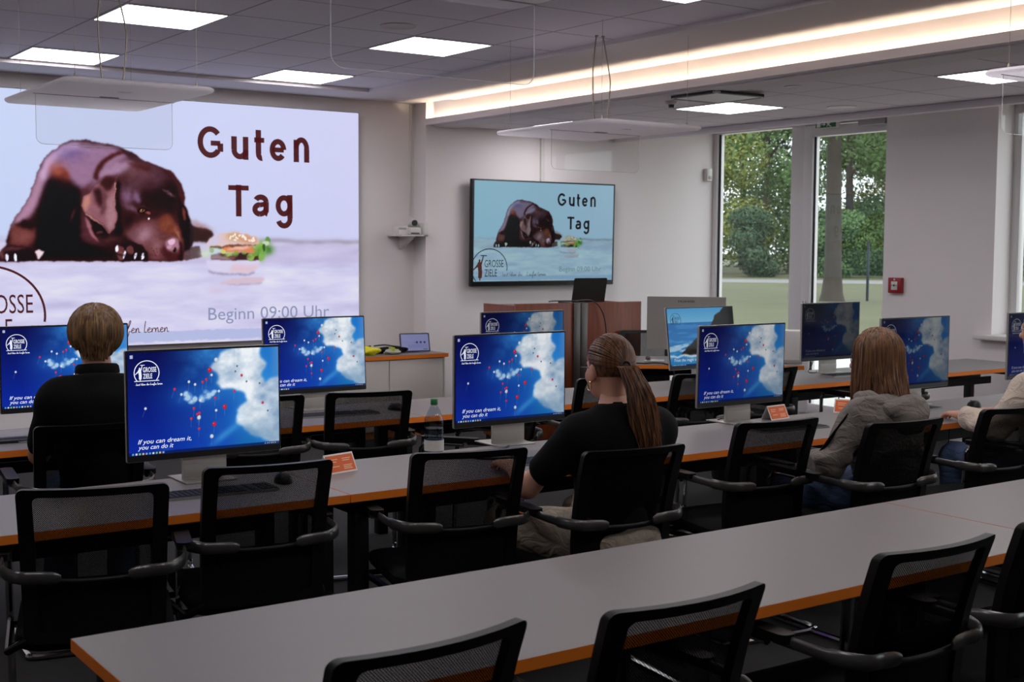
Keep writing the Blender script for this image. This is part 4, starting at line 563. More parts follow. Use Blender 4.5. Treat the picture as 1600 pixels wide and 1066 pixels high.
def make_monitor(label, loc, picture, strength, rz=0, tilt=0, panel_z=.092, back_text=False):
    t = thing('monitor', label, 'monitor', loc, rz, 'slim silver monitors in the room')
    g = bpy.data.objects.new('display_panel', None)
    c = MB().prism(rrect(MW, MH, .006, 4, 0, MH/2), .002, .015, mx=Matrix(((1, 0, 0, 0), (0, 0, 1, 0), (0, 1, 0, 0), (0, 0, 0, 1))))
    p = c.build('casing', M_silver, t, (0, 0, panel_z)); p.rotation_euler = (-tilt, 0, 0)
    MB().prism(rrect(MW-.003, MH-.003, .005, 4, 0, MH/2), -.0004, .0025, mx=Matrix(((1, 0, 0, 0), (0, 0, 1, 0), (0, 1, 0, 0), (0, 0, 0, 1)))).build('bezel', M_black, p)
    me = picture.copy(); me.materials.clear(); me.materials.append(screen_mat('monitor_picture', strength, .08)); link('screen', me, p)  # strength also carries the dimming of screens viewed at an angle
    if back_text:
        v, f = fit_text('HUAWEI', -.062, .062, MH-.045, .017, 0, .02); b = MB(); b.add([(-x, .0154, z) for x, z in v], f); b.build('lettering', mat('grey_print', (58, 55, 54), .6), p)
    MB().box(-.0875, .0875, .02, .034, .004, panel_z+.11, .003).build('stand', M_silver2, t)
    MB().box(-.0845, .0845, .0165, .021, .012, .062, .001).build('stand_panel', M_stand, t)
    MB().box(-.1, .1, -.05, .15, 0, .006, .002).build('base', M_silver, t)
    return t
TZ = .74
make_monitor('large bright monitor at the left of the middle desk row', (1.815, 4.60, TZ), me_wall, 1.0, tilt=.01)
make_monitor('bright monitor in front of the ponytailed woman, beside the water bottle', (3.29, 4.70, TZ), me_wall, .82)
make_monitor('monitor with orange tent card on its right, on the middle row', (4.684, 4.65, TZ), me_wall, .50, tilt=-.02)
make_monitor('dim monitor partly hidden behind the head in grey hoodie', (6.066, 4.65, TZ), me_wall, .18)
make_monitor('monitor at the right edge before the blond person', (7.25, 4.65, TZ), me_wall, .2)
make_monitor('monitor partly hidden behind the man in black polo', (1.765, 6.25, TZ), me_wall, 1.0)
make_monitor('bright monitor in front of the white sideboard', (3.108, 6.28, TZ), me_wall, .95, tilt=.06)
make_monitor('monitor in front of the wooden lectern, mostly covered by a nearer screen', (4.46, 6.25, TZ), me_wall, .36)
make_monitor('leaning monitor showing a blue sea and dark cliff', (5.93, 6.23, TZ), me_ocean, .72, tilt=.14, panel_z=.088)
make_monitor('nearly dark monitor standing before the glazed door', (7.12, 6.19, TZ), me_wall, .05)
# ---------------------------------------------------------------- desks
M_top = mat('grey_laminate', (120, 113, 112), .42, noise=.03, nscale=8, spec=.4)
M_edge = mat('orange_edge_band', (238, 128, 34), .45)
M_steel = mat('black_steel', (10, 9, 9), .5, spec=.3)
def make_desk(label, x0, x1, y0, y1, group, rz=0, rail=True):
    t = thing('desk', label, 'desk', ((x0+x1)/2, (y0+y1)/2, 0), rz, group); hx = (x1-x0)/2; hy = (y1-y0)/2
    MB().box(-hx, hx, -hy, hy, .711, .7395).build('edge_band', M_edge, t)
    MB().box(-hx+.0008, hx-.0008, -hy+.0008, hy-.0008, .7393, .74).build('desktop', M_top, t)
    MB().box(-hx+.002, hx-.002, -hy+.002, hy-.002, .7085, .7115).build('underside', M_black, t)
    for sx in (-1, 1):
        X = sx*(hx-.07)
        MB().box(X-.03, X+.03, -hy+.05, hy-.05, .65, .709, .004).build('frame_rail', M_steel, t)
        for sy in (-1, 1): MB().box(X-.03, X+.03, sy*(hy-.08)-.03, sy*(hy-.08)+.03, .0, .66, .004).build('leg', M_steel, t)
    MB().box(-hx+.09, hx-.09, hy-.2, hy-.14, .60, .66, .004).build('cross_beam', M_steel, t)
    if rail: MB().box(-hx+.2, hx-.2, hy-.36, hy-.22, .585, .60).box(-hx+.2, hx-.2, hy-.37, hy-.355, .585, .64).build('cable_tray', M_steel, t)
    return t
G = 'grey topped desks joined into long rows'
make_desk('grey desk with orange edge in the empty front row, free corner at the left', .817, 3.628, 2.207, 2.899, G)
make_desk('right hand grey desk of the empty front row', 3.632, 6.44, 2.207, 2.899, G)
make_desk('middle row desk under the large left monitor', -.66, 2.133, 4.05, 4.715, G)
make_desk('middle row desk with the water bottle on it', 2.137, 4.918, 4.05, 4.715, G)
make_desk('middle row desk in front of the person in grey hoodie', 4.922, 7.71, 4.05, 4.715, G)
make_desk('back row desk in front of the man in black polo', .665, 3.452, 5.725, 6.40, G)
make_desk('back row desk between lectern and ponytailed woman', 3.456, 6.236, 5.725, 6.40, G)
make_desk('back row desk nearest the glazed door', 6.24, 9.0, 5.725, 6.40, G)
c, s = math.cos(math.radians(-35)), math.sin(math.radians(-35))
def pres(u, w, z=.74, c=c, s=s):      # u along the front edge from its right corner, w in depth
    return (7.37-u*c-w*s, 6.66-u*s+w*c, z)
p = pres(.8, .4)
t = make_desk('angled presenter desk beside the wooden lectern', -.8, .8, -.4, .4, None, math.radians(-35), False); t.location = (p[0], p[1], 0)
make_monitor('silver monitor seen from behind on the presenter desk', pres(.86, .30), me_wall, .2, rz=math.radians(137), panel_z=.095, back_text=True)
# ---------------------------------------------------------------- chairs
M_chair = mat('black_chair_frame', (6, 5, 5), .45, noise=.05, spec=.3)
M_seat = mat('black_seat_fabric', (5, 4, 4), .95, spec=.2, noise=.2, nscale=300, bump=.2, bscale=500)
M_arm = mat('dark_grey_arm_metal', (92, 90, 88), .3, .7)
M_chrome = mat('chrome_tube', (200, 200, 200), .12, 1.)
M_dchrome = mat('dark_tube', (40, 39, 39), .2, .7)
def mesh_fabric():
    m = mat('black_mesh_fabric', (9, 8, 8), .9, spec=.1); nt = m.node_tree; b = nt.nodes['Principled BSDF']; o = [n for n in nt.nodes if n.type == 'OUTPUT_MATERIAL'][0]
    tc = nt.nodes.new('ShaderNodeTexCoord'); mp = nt.nodes.new('ShaderNodeMapping'); mp.inputs['Rotation'].default_value = (0, math.radians(45), 0)
    nt.links.new(tc.outputs['Object'], mp.inputs['Vector'])
    sp = nt.nodes.new('ShaderNodeSeparateXYZ'); nt.links.new(mp.outputs[0], sp.inputs[0]); fs = []
    for ax in 'XZ':
        q = nt.nodes.new('ShaderNodeMath'); q.operation = 'PINGPONG'; q.inputs[1].default_value = .0022; nt.links.new(sp.outputs[ax], q.inputs[0]); fs.append(q)
    mn = nt.nodes.new('ShaderNodeMath'); mn.operation = 'MINIMUM'; nt.links.new(fs[0].outputs[0], mn.inputs[0]); nt.links.new(fs[1].outputs[0], mn.inputs[1])
    gt = nt.nodes.new('ShaderNodeMapRange'); gt.inputs['From Min'].default_value = .0005; gt.inputs['From Max'].default_value = .0009; gt.inputs['To Min'].default_value = 0.06; gt.inputs['To Max'].default_value = .72
    nt.links.new(mn.outputs[0], gt.inputs['Value'])
    tr = nt.nodes.new('ShaderNodeBsdfTransparent'); ms = nt.nodes.new('ShaderNodeMixShader')
    nt.links.new(gt.outputs[0], ms.inputs[0]); nt.links.new(b.outputs[0], ms.inputs[1]); nt.links.new(tr.outputs[0], ms.inputs[2]); nt.links.new(ms.outputs[0], o.inputs[0])
    return m
M_mesh = mesh_fabric()
def back_pt(u, v, off=0.):      # u -1..1 across, v 0..1 up; curved and reclined back surface
    hw = .203+.012*v
    y = -.205-.085*v**1.3+.02*math.sin(v*PI)-.038*(1-u*u)*(.45+.55*v)+off
    return (hw*u, y, .445+.48*v)
def back_strip(inner, outer_off, th):
    pass
def make_chair(label, loc, rz):
    t = thing('office_chair', label, 'chair', loc, rz, 'black mesh back visitor chairs')
    mb = MB()      # seat cushion
    P = []
    for z, k in ((.425, .90), (.435, .97), (.455, 1.), (.475, .985), (.485, .93), (.489, .8)):
        P.append([(x*k, y*k+.02, z-.012*(1 if y < -.1 else 0)+(.0 if y < .17 else -.012*(y-.17)/.07)) for x, y in rrect(.47, .46, .075, 6)])
    n = len(P[0]); v = [p for r in P for p in r]; f = [tuple(range(n))[::-1], tuple((len(P)-1)*n+i for i in range(n))]
    for i in range(len(P)-1): f += [(i*n+k, i*n+(k+1) % n, (i+1)*n+(k+1) % n, (i+1)*n+k) for k in range(n)]
    mb.add(v, f, 0, True); mb.build('seat', M_seat, t)
    # back frame: closed rounded loop with a flat wide profile
    loop_o = []; loop_i = []
    def rl(iu, v0, v1, ru, rv, n=6):
        p = []
        for sx, sy, a0 in ((1, 1, 0), (-1, 1, 1), (-1, 0, 2), (1, 0, 3)):
            for i in range(n+1):
                a = PI/2*(a0+i/n); cu = sx*(iu-ru); cv = (v1-rv) if sy else (v0+rv); p.append((cu+ru*math.cos(a), cv+rv*math.sin(a)))
            nx = {0: (-(iu-ru), iu-ru), 2: (iu-ru, -(iu-ru))}
            if a0 in (0, 2):
                aa = p[-1]; 
                for k in range(1, 9): q = k/9; p.append((aa[0]*(1-2*q), aa[1]))
            else:
                aa = p[-1]; tgt = v0+rv if a0 == 1 else v1-rv
                for k in range(1, 7): q = k/7; p.append((aa[0], aa[1]+(tgt-aa[1])*q))
        return p
    O = rl(1.0, 0, 1, .10, .045); I = rl(.79, .07, .95, .09, .035); n = len(O)
    rings = [[back_pt(u, v, -.012) for u, v in O], [back_pt(u, v, .013) for u, v in O], [back_pt(u, v, .013) for u, v in I], [back_pt(u, v, -.012) for u, v in I]]
    v = [p for r in rings for p in r]; f = []
    for i in range(4):
        j = (i+1) % 4; f += [(i*n+k, i*n+(k+1) % n, j*n+(k+1) % n, j*n+k) for k in range(n)]
    MB().add(v, f, 0, True).build('back_frame', M_chair, t)
    v = []; f = []; nu, nv = 14, 12
    for off in (.0031, .0049):
        n0 = len(v)
        for j in range(nv+1):
            for i in range(nu+1): v.append(back_pt(-.83+1.66*i/nu, .05+.915*j/nv, off))
        f += [(n0+j*(nu+1)+i, n0+j*(nu+1)+i+1, n0+(j+1)*(nu+1)+i+1, n0+(j+1)*(nu+1)+i) for j in range(nv) for i in range(nu)]
    MB().add(v, f, 0, True).build('back_mesh', M_mesh, t)
    v = []; f = []; nv = 6       # lower upholstered panel behind the sitter
    for off in (-.004, .012):
        for j in range(nv+1):
            for i in range(nu+1): v.append(back_pt(-.82+1.64*i/nu, .05+.36*j/nv, off))
    m = (nu+1)*(nv+1)
    for b in (0, m): f += [(b+j*(nu+1)+i, b+j*(nu+1)+i+1, b+(j+1)*(nu+1)+i+1, b+(j+1)*(nu+1)+i) for j in range(nv) for i in range(nu)]
    MB().add(v, f, 0, True).build('lumbar_panel', M_seat, t)
    # bar that carries the arms across the back
    pts = [(x, back_pt(x/.21, .43)[1]-.022, .648-.012*(1-(x/.21)**2)) for x in np.linspace(-.21, .21, 13)]
    MB().tube(pts, .010, 8, sx=.6, up=(0, 0, 1)).build('back_bar', M_chair, t)
    for s in (-1, 1):
        path = [(s*.095, back_pt(.45, .43)[1]-.036, .652), (s*.15, back_pt(.7, .43)[1]-.036, .655), (s*.205, -.268, .660), (s*.243, -.235, .664), (s*.262, -.185, .667), (s*.268, -.12, .669), (s*.27, -.02, .670)]
        path = smoothline(path, 4)
        a = MB().tube(path, [.010 if i == 0 else .016 if i == 1 else .0195 if i < 16 else .015 for i in range(len(path))], 10, sx=.36, up=(0, 0, 1)).build('armrest', M_arm, t)
        pad = MB().prism(rrect(.05, .30, .022, 5, s*.27, .07), .668, .690); pad.build('arm_pad', M_chair, a)
    pts = []
    for s in (-1, 1):
        h = [(s*.27, .0, .655), (s*.27, .17, .655), (s*.27, .215, .63), (s*.27, .225, .57), (s*.265, .24, .10), (s*.263, .235, .04), (s*.26, .19, .0135), (s*.25, -.22, .0135), (s*.23, -.27, .0135), (s*.18, -.285, .0135)]
        pts += smoothline(h, 4) if s < 0 else smoothline(h[::-1], 4)
    MB().tube(pts, .0125, 8).build('sled_frame', M_chrome, t)
    b = MB()
    for y in (-.1, .14): b.tube([(-.262, y, .41), (.262, y, .41)], .011, 8)
    for s in (-1, 1): b.tube([(s*.266, .235, .40), (s*.262, .14, .41), (s*.25, -.18, .42), (s*.19, -.215, .46)], .0125, 8)
    b.build('seat_support', M_dchrome, t)
    return t
def chair_at(mx, my, yaw):      # from the middle of the back's top edge
    a = math.radians(yaw); dx, dy = 0, -.30
    return (mx-(dx*math.cos(a)-dy*math.sin(a)), my-(dx*math.sin(a)+dy*math.cos(a)), 0), a
CH = [(1.125, 3.73, -17, 'black mesh chair at the far left before the middle row'), (1.72, 3.815, -8, 'black mesh chair under the large left monitor, beside the computer mouse'),
    (2.415, 3.69, -13, 'black mesh chair in front of the water bottle'), (2.935, 3.42, -6, 'black chair the ponytailed woman sits on'),
    (3.90, 3.65, -6, 'black mesh chair in front of the nearer orange tent card monitor'), (4.345, 3.36, -5, 'black chair the person in grey hoodie sits on'),
    (5.14, 3.38, -6, 'black mesh chair at the right edge between hoodie and blond person'), (5.80, 3.31, -4, 'black chair under the blond person, mostly out of the picture'),
    (1.19, 1.93, 4, 'nearest black mesh chair at the bottom, leftmost of the front row'), (1.765, 1.88, 0, 'black mesh chair at the bottom middle of the front row'),
    (2.585, 1.893, -1, 'black mesh chair at the bottom right before the front row desk'), (3.17, 1.905, -2, 'black mesh chair cut off by the right edge of the front row'),
    (1.52, 5.05, -8, 'black chair the man in black polo sits on'), (2.455, 5.56, -14, 'black mesh chair half hidden by the large left monitor'), (2.985, 5.46, -15, 'black mesh chair before the bright monitor by the sideboard'),
    (4.42, 5.36, -8, 'black mesh chair hidden behind the ponytailed woman'), (5.03, 5.27, -6, 'black mesh chair behind the monitor with the tent card'), (5.575, 5.30, -6, 'black mesh chair whose back shows right of the tent card monitor'),
    (6.85, 5.30, -8, 'black chair tucked before the dark monitor by the door'), (3.80, 5.20, 38, 'black chair turned aside behind the water bottle')]
ch0 = None
for x, y, a, lab in CH:
    loc, rz = chair_at(x, y, a)
    if ch0 is None: ch0 = make_chair(lab, loc, rz)
    else: dup(ch0, lab, loc, rz)
loc, rz = chair_at(7.17, 8.27, 145)
dup(ch0, 'black presenter chair seen from the front behind the angled desk', loc, rz)
# ---------------------------------------------------------------- keyboards, mice, cards, bottle
M_key = mat('dark_keys', (22, 22, 24), .55); M_tray = mat('keyboard_silver', (150, 148, 146), .4, .5)
def make_keyboard(label, loc, rz):
    t = thing('keyboard', label, 'keyboard', loc, rz, 'dark keyboards with silver rim')
    MB().prism(rrect(.43, .135, .008, 4), 0, .009).build('tray', M_tray, t)
    MB().prism(rrect(.426, .131, .008, 4), .0088, .0096).build('deck', M_key, t)
    xs, ys = [], []
    for k in range(21):
        if k not in (15, 17): x = -.207+.0198*k; xs += [(x, 0), (x+.001, 1), (x+.0158, 1), (x+.0168, 0)]
    for r in range(6): y = -.057+.0195*r; ys += [(y, 0), (y+.001, 1), (y+.015, 1), (y+.016, 0)]
    b = MB(); n = len(xs); b.add([(x, y, .0094+.003*hx*hy) for y, hy in ys for x, hx in xs], [(j*n+i, j*n+i+1, (j+1)*n+i+1, (j+1)*n+i) for j in range(len(ys)-1) for i in range(n-1)])
    b.build('keys', M_key, t); return t
k0 = make_keyboard('keyboard under the large left monitor', (1.75, 4.34, TZ), math.radians(-3))
for lab, x, y, a in (('keyboard between the arms of the ponytailed woman', 3.13, 4.26, 2), ('keyboard right of the tent card monitor stand', 4.72, 4.36, -4), ('keyboard right of the person in grey hoodie', 5.83, 4.48, 8), ('keyboard in front of the man in black polo', 1.67, 5.99, 4), ('keyboard below the bright monitor by the sideboard', 3.10, 6.02, -6), ('keyboard under the nearly dark monitor by the door', 7.10, 6.0, -4)):
    dup(k0, lab, (x, y, TZ), math.radians(a))
M_mouse = mat('black_mouse', (24, 23, 23), .35)
def make_mouse(label, loc, rz):
    t = thing('computer_mouse', label, 'mouse', loc, rz, 'black computer mice'); v = []; f = []; nu, nv = 16, 8
    for j in range(nv+1):
        ph = j/nv*PI/2
        for i in range(nu):
            a = 2*PI*i/nu; r = math.cos(ph)**.7; v.append((.033*r*math.cos(a), .056*r*math.sin(a), .002+.036*math.sin(ph)*(1-.25*math.sin(a)*r)))
    f = [(j*nu+i, j*nu+(i+1) % nu, (j+1)*nu+(i+1) % nu, (j+1)*nu+i) for j in range(nv) for i in range(nu)]+[tuple(range(nu))[::-1]]
    MB().add(v, f, 0, True).build('shell', M_mouse, t); MB().box(-.0035, .0035, .022, .04, .028, .036, .002).build('scroll_wheel', M_arm, t); return t
m0 = make_mouse('mouse on the left desk beside the orange card', (2.035, 4.40, TZ), math.radians(-10))
for lab, x, y, a in (('mouse on the far right desk before the blond person', 6.27, 4.40, -25), ('mouse beside the keyboard by the sideboard', 3.46, 6.04, 10), ('mouse at the right hand of the ponytailed woman', 3.42, 4.30, 0)): dup(m0, lab, (x, y, TZ), math.radians(a))
M_card = mat('white_card', (226, 220, 214), .6); M_orange = mat('orange_print', (222, 100, 34), .6); M_print = mat('pale_print', (240, 196, 160), .6)
def make_card(label, loc, rz):
    t = thing('tent_card', label, 'tent card', loc, rz, 'orange tent cards on the desks'); w, h, d = .15, .072, .035
    v = [(-w/2, -d, 0), (w/2, -d, 0), (w/2, 0, h), (-w/2, 0, h), (-w/2, d, 0), (w/2, d, 0)]
    v2 = [(x, y*.94, z*.985-.0005 if z else 0) for x, y, z in v]; b = MB()
    b.add(v+v2, [(0, 1, 2, 3), (3, 2, 5, 4), (6, 9, 8, 7), (9, 10, 11, 8), (0, 6, 7, 1), (4, 5, 11, 10), (0, 3, 9, 6), (3, 4, 10, 9), (1, 7, 8, 2), (2, 8, 11, 5)]); b.build('folded_card', M_card, t)
    L = math.hypot(d, h); mx = Matrix(((1, 0, 0, 0), (0, d/L, -h/L, -d), (0, h/L, d/L, 0), (0, 0, 0, 1)))
    b = MB()
    b.prism([(-.069, .006), (.069, .006), (.069, L-.007), (-.069, L-.007)], .0002, .0006, 0, mx)
    for x0, x1, y in ((-.055, -.012, .055), (-.055, -.02, .045), (.012, .055, .056), (.012, .05, .048), (-.05, -.01, .026), (.01, .056, .028), (.01, .05, .021), (.01, .054, .014)):
        b.prism([(x0, y), (x1, y), (x1, y+.003), (x0, y+.003)], .0006, .0008, 1, mx)
    b.build('printed_face', [M_orange, M_print], t)
    return t
c0 = make_card('orange tent card at the desk joint beside the mouse', (2.315, 4.50, TZ), math.radians(14))
dup(c0, 'orange tent card right of the middle monitor stand', (4.945, 4.66, TZ), math.radians(6))
dup(c0, 'orange tent card half hidden left of the person in grey hoodie', (5.47, 4.62, TZ), math.radians(-60))
t = thing('water_bottle', 'clear plastic water bottle with green cap on the middle desk', 'bottle', (2.862, 4.665, TZ))
R_ = .0415
prof = [(.0, .004), (.028, .0), (.038, .004), (R_, .018), (R_, .038), (R_*.97, .042), (R_, .046), (R_, .085), (R_*.96, .09), (R_, .095), (R_, .115), (R_*.93, .122), (R_*.99, .13), (R_*.99, .148), (.032, .172), (.022, .195), (.0135, .21), (.0135, .218)]
MB().lathe([p for p in prof], 28).build('bottle_body', glass('clear_bottle', (222, 228, 234), fres=1.3), t)
MB().lathe([(0, .010), (.036, .010), (R_*.955, .02), (R_*.955, .08), (R_*.93, .09), (R_*.95, .1), (R_*.95, .112), (0, .1121)], 28).build('water', glass('water', (214, 224, 232), fres=.6), t)
MB().lathe([(R_+.0006, .016), (R_+.0009, .016), (R_+.0009, .062), (R_+.0006, .062), (R_+.0006, .016)], 28).build('paper_label', mat('pale_label', (206, 204, 196), .6, noise=.12, nscale=60), t)
MB().lathe([(0, .238), (.013, .238), (.0155, .235), (.0155, .214), (.0145, .212), (0, .2121)], 24).build('cap', mat('green_cap', (22, 110, 52), .45), t)
t = thing('tablet_case', 'flat black tablet case on the back desk at the left edge', 'case', (1.42, 6.0, TZ), math.radians(-6))
MB().prism(rrect(.2, .13, .012, 5), 0, .012).build('case', M_black, t); MB().tube([(-.1, 0, .012), (.1, 0, .012)], .003, 6).build('zip', M_arm, t)
# ---------------------------------------------------------------- ceiling lamps
M_lamp = emit('lamp_diffuser', (250, 247, 252), LAMP)
def make_lamp(label, x, y, z, w=.575, d=.585):
    t = thing('ceiling_light', label, 'ceiling light', (x, y, z), 0, 'square ceiling lights'); b = MB()
    o = .012
    b.box(-w/2-o, w/2+o, -d/2-o, -d/2, -.006, .0).box(-w/2-o, w/2+o, d/2, d/2+o, -.006, .0).box(-w/2-o, -w/2, -d/2, d/2, -.006, .0).box(w/2, w/2+o, -d/2, d/2, -.006, .0)
    b.build('frame', M_white, t); MB().box(-w/2, w/2, -d/2, d/2, -.004, -.0005).build('diffuser', M_lamp, t); return t
ZL, ZR = 2.928, 2.705
l0 = make_lamp('bright square ceiling light at the top left, above the hanging panel', 2.62, 7.265, ZL)
for lab, x, y in (('square ceiling light at the far left above the big screen', 2.62, 9.16), ('square ceiling light in the middle of the high ceiling', 4.42, 7.265), ('square ceiling light just before the right end of the big screen', 4.42, 9.15),
        ('square ceiling light cut by the top edge of the picture', 4.43, 4.86), ('square ceiling light above the middle desks, out of frame', 2.62, 4.86), ('square ceiling light far left beside the video wall', .82, 9.16), ('square ceiling light far left of the room', .82, 7.265),
        ('square ceiling light left above the desks', .82, 4.86), ('square ceiling light left behind the camera', .82, 1.6), ('square ceiling light behind the camera at the middle', 2.62, 1.6), ('square ceiling light behind the camera at the right', 4.42, 1.6), ('square ceiling light over the near desk row, left', -.98, 3.49), ('square ceiling light over the near desk row, right', 4.42, 3.49)):
    dup(l0, lab, (x, y, ZL))  # out-of-view lamps continue the grid, added to light the room evenly
for lab, x, y in (('square light in the low ceiling at the right edge', 7.10, 4.83), ('square light in the low ceiling behind the air outlet', 7.10, 7.235), ('square light in the low ceiling above the television', 7.06, 9.08), ('square light in the low ceiling near the right rear', 7.10, 2.43)):
    dup(l0, lab, (x, y, ZR))  # the rear one is out of view, added for even room light
def make_cassette():
    t = thing('air_cassette', 'square white ceiling air outlet with dark slots beside a lamp', 'air conditioner', (6.38, 6.62, 2.705)); b = MB()
    o = .25; i = .2; q = .045
    oct_ = [(-o+q, -o), (o-q, -o), (o, -o+q), (o, o-q), (o-q, o), (-o+q, o), (-o, o-q), (-o, -o+q)]
    b.prism([(x*.9, y*.9) for x, y in oct_], -.012, 0); b.build('housing', M_white, t)
    MB().prism([(x*.985, y*.985) for x, y in oct_], -.032, -.02).build('panel', M_white, t)
    for k in range(4):
        mx = Matrix.Rotation(k*PI/2, 4, 'Z'); MB().box(-o+.045, o-.045, -o-.002, -o+.045, -.0335, -.0125, .004, 0, mx).build('air_slot', M_black, t)
    return t
make_cassette()
def make_speaker(label, x, y, z, r, cat='ceiling speaker'):
    t = thing('ceiling_speaker', label, cat, (x, y, z), 0, None); MB().lathe([(r*.93, -.004), (r, -.006), (r*1.04, -.003), (r*1.04, 0), (r*.93, 0)], 36).build('rim', M_white, t)
    MB().lathe([(0, -.003), (r*.94, -.004), (r*.94, 0)], 36).build('grille', mat('grey_grille', (124, 118, 120), .7, noise=.2, nscale=400), t); return t
make_speaker('round flush ceiling speaker beside the middle ceiling light', 3.86, 6.70, ZL, .105)
make_speaker('small round disc in the low ceiling right of the air outlet', 6.49, 6.02, ZR, .055)
make_speaker('round ceiling speaker above the glazed door', 7.72, 6.66, ZR, .11)
t = thing('smoke_detector', 'small white ceiling sensor left of the air outlet', 'smoke detector', (6.42, 7.14, ZR)); MB().lathe([(0, -.03), (.03, -.03), (.045, -.02), (.05, 0)], 24).build('base', M_white, t)
MB().lathe([(0, -.052), (.02, -.052), (.024, -.045), (.024, -.03)], 18).build('sensor_head', mat('dark_sensor', (50, 44, 42), .4), t)
# ---------------------------------------------------------------- hanging white panels with clear acrylic sheets
M_panel = mat('hanging_panel_white', (232, 224, 228), .5)
nt = M_panel.node_tree; b_ = nt.nodes['Principled BSDF']; o_ = [n for n in nt.nodes if n.type == 'OUTPUT_MATERIAL'][0]; tl_ = nt.nodes.new('ShaderNodeBsdfTranslucent'); tl_.inputs[0].default_value = (.9, .88, .9, 1); ms_ = nt.nodes.new('ShaderNodeMixShader'); ms_.inputs[0].default_value = .68
nt.links.new(b_.outputs[0], ms_.inputs[1]); nt.links.new(tl_.outputs[0], ms_.inputs[2]); nt.links.new(ms_.outputs[0], o_.inputs[0])      # thin milky plastic
M_acr = glass('clear_acrylic', (252, 252, 252), fres=1.0)
M_acre = bpy.data.materials.new('acrylic_edge'); M_acre.use_nodes = True; nt = M_acre.node_tree; b_ = nt.nodes['Principled BSDF']; b_.inputs['Base Color'].default_value = (.9, .9, .9, 1); b_.inputs['Roughness'].default_value = .15; o_ = nt.nodes['Material Output']
tl_ = nt.nodes.new('ShaderNodeBsdfTranslucent'); tl_.inputs[0].default_value = (.95, .95, .95, 1); tr_ = nt.nodes.new('ShaderNodeBsdfTransparent'); m1_ = nt.nodes.new('ShaderNodeMixShader'); m2_ = nt.nodes.new('ShaderNodeMixShader'); m1_.inputs[0].default_value = .6; m2_.inputs[0].default_value = .45
nt.links.new(b_.outputs[0], m1_.inputs[1]); nt.links.new(tl_.outputs[0], m1_.inputs[2]); nt.links.new(m1_.outputs[0], m2_.inputs[1]); nt.links.new(tr_.outputs[0], m2_.inputs[2]); nt.links.new(m2_.outputs[0], o_.inputs[0])
M_wire = mat('thin_wire', (150, 140, 124), .4, .5)
def make_hang(label, x, y, top, plate_dy, cable=True, z=2.335, w=.70, d=1.10, pw=.66, drop=.235):
    t = thing('hanging_panel', label, 'hanging panel', (x, y, z), 0, 'white panels hung below the ceiling')
    P = []
    for zz, k in ((0, .012), (.006, .003), (.014, 0), (.022, .004), (.026, .014)): P.append([(px, py, zz) for px, py in rrect(w-2*k, d-2*k, .06-k, 6)])
    n = len(P[0]); v = [p for r in P for p in r]; f = [tuple(range(n))[::-1], tuple(4*n+i for i in range(n))]
    for i in range(4): f += [(i*n+k, i*n+(k+1) % n, (i+1)*n+(k+1) % n, (i+1)*n+k) for k in range(n)]
    MB().add(v, f, 0, True).build('panel', M_panel, t)
    pl = [(px, py) for px, py in rrect(pw, drop*2, .035, 6) if py <= 0.0001]; pl = sorted(pl, key=lambda q: math.atan2(q[1]+.001, q[0]) if False else 0) or pl
    pts = [(-pw/2, 0)]+[(-pw/2+.035*(1-math.cos(a)), -drop+.035*(1-math.sin(a))) for a in np.linspace(0, PI/2, 6)]+[(pw/2-.035*(1-math.sin(a)), -drop+.035*(1-math.cos(a))) for a in np.linspace(0, PI/2, 6)]+[(pw/2, 0)]
    a = MB().prism(pts, -.002, .002, 0, xz(plate_dy)).build('acrylic_sheet', M_acr, t)
    MB().tube([(px, plate_dy, pz) for px, pz in pts], .0015, 6).build('sheet_edge', M_acre, a)
    MB().box(-pw/2-.01, pw/2+.01, plate_dy-.004, plate_dy+.004, -.002, .001).build('slot', M_stand, t)
    MB().box(-.04, .05, plate_dy-.05, plate_dy-.025, -.0025, .001, .001).build('indicator', M_arm, t)
    for sx in (-1, 1):
        for sy in (-1, 1):
            MB().tube([(sx*(w/2-.07), sy*(d/2-.09), .02), (sx*(w/2-.07), sy*(d/2-.09), top-z)], .0011, 5).lathe([(.007, .024), (.006, .04), (.002, .05)], 10, c=(sx*(w/2-.07), sy*(d/2-.09))).build('wire', M_wire, t)
    b = MB()
    v, f = fit_text('cisco', -.03, .03, -.012, .012, 0, .01); b.add([(p[0], -p[1]-d*.25, -.0006) for p in v], f)
    for k, h in enumerate((.006, .011, .017, .011, .006, .011, .017, .011, .006)): b.box(-.03+.0072*k, -.0275+.0072*k, -d*.25-.014-h, -d*.25-.014, -.0006, .0004)
    b.build('lettering', mat('grey_logo_print', (120, 112, 112), .6), t)
    if cable:
        pa = [(0, 0, .02), (-.02, 0, .12), (-.03, .0, .3), (-.03, 0, .4), (-.01, 0, top-z-.02), (-.005, 0, top-z)]; pb = [(.07, 0, .02), (.09, 0, .12), (.105, 0, .28), (.10, 0, .36), (.05, 0, top-z-.02), (.045, 0, top-z)]
        for q in (pa, pb): MB().tube(smoothline(q, 6), .0042, 7).lathe([(.012, top-z-.006), (.012, top-z)], 12, c=(q[-1][0], q[-1][1])).build('cable', M_wire, t)
    return t
make_hang('white hanging panel in front of the big screen at the left', 1.985, 6.27, ZL, 0)
make_hang('white hanging panel with two looping cables above the television', 5.02, 6.27, ZL, 0, w=.80, pw=.69)
make_hang('hanging panel cut by the top edge with a clear sheet below', 1.90, 2.66, ZL, .42, cable=False)
make_hang('hanging panel cut by the right edge with a clear sheet below', 4.97, 2.72, ZL, .45, cable=False)
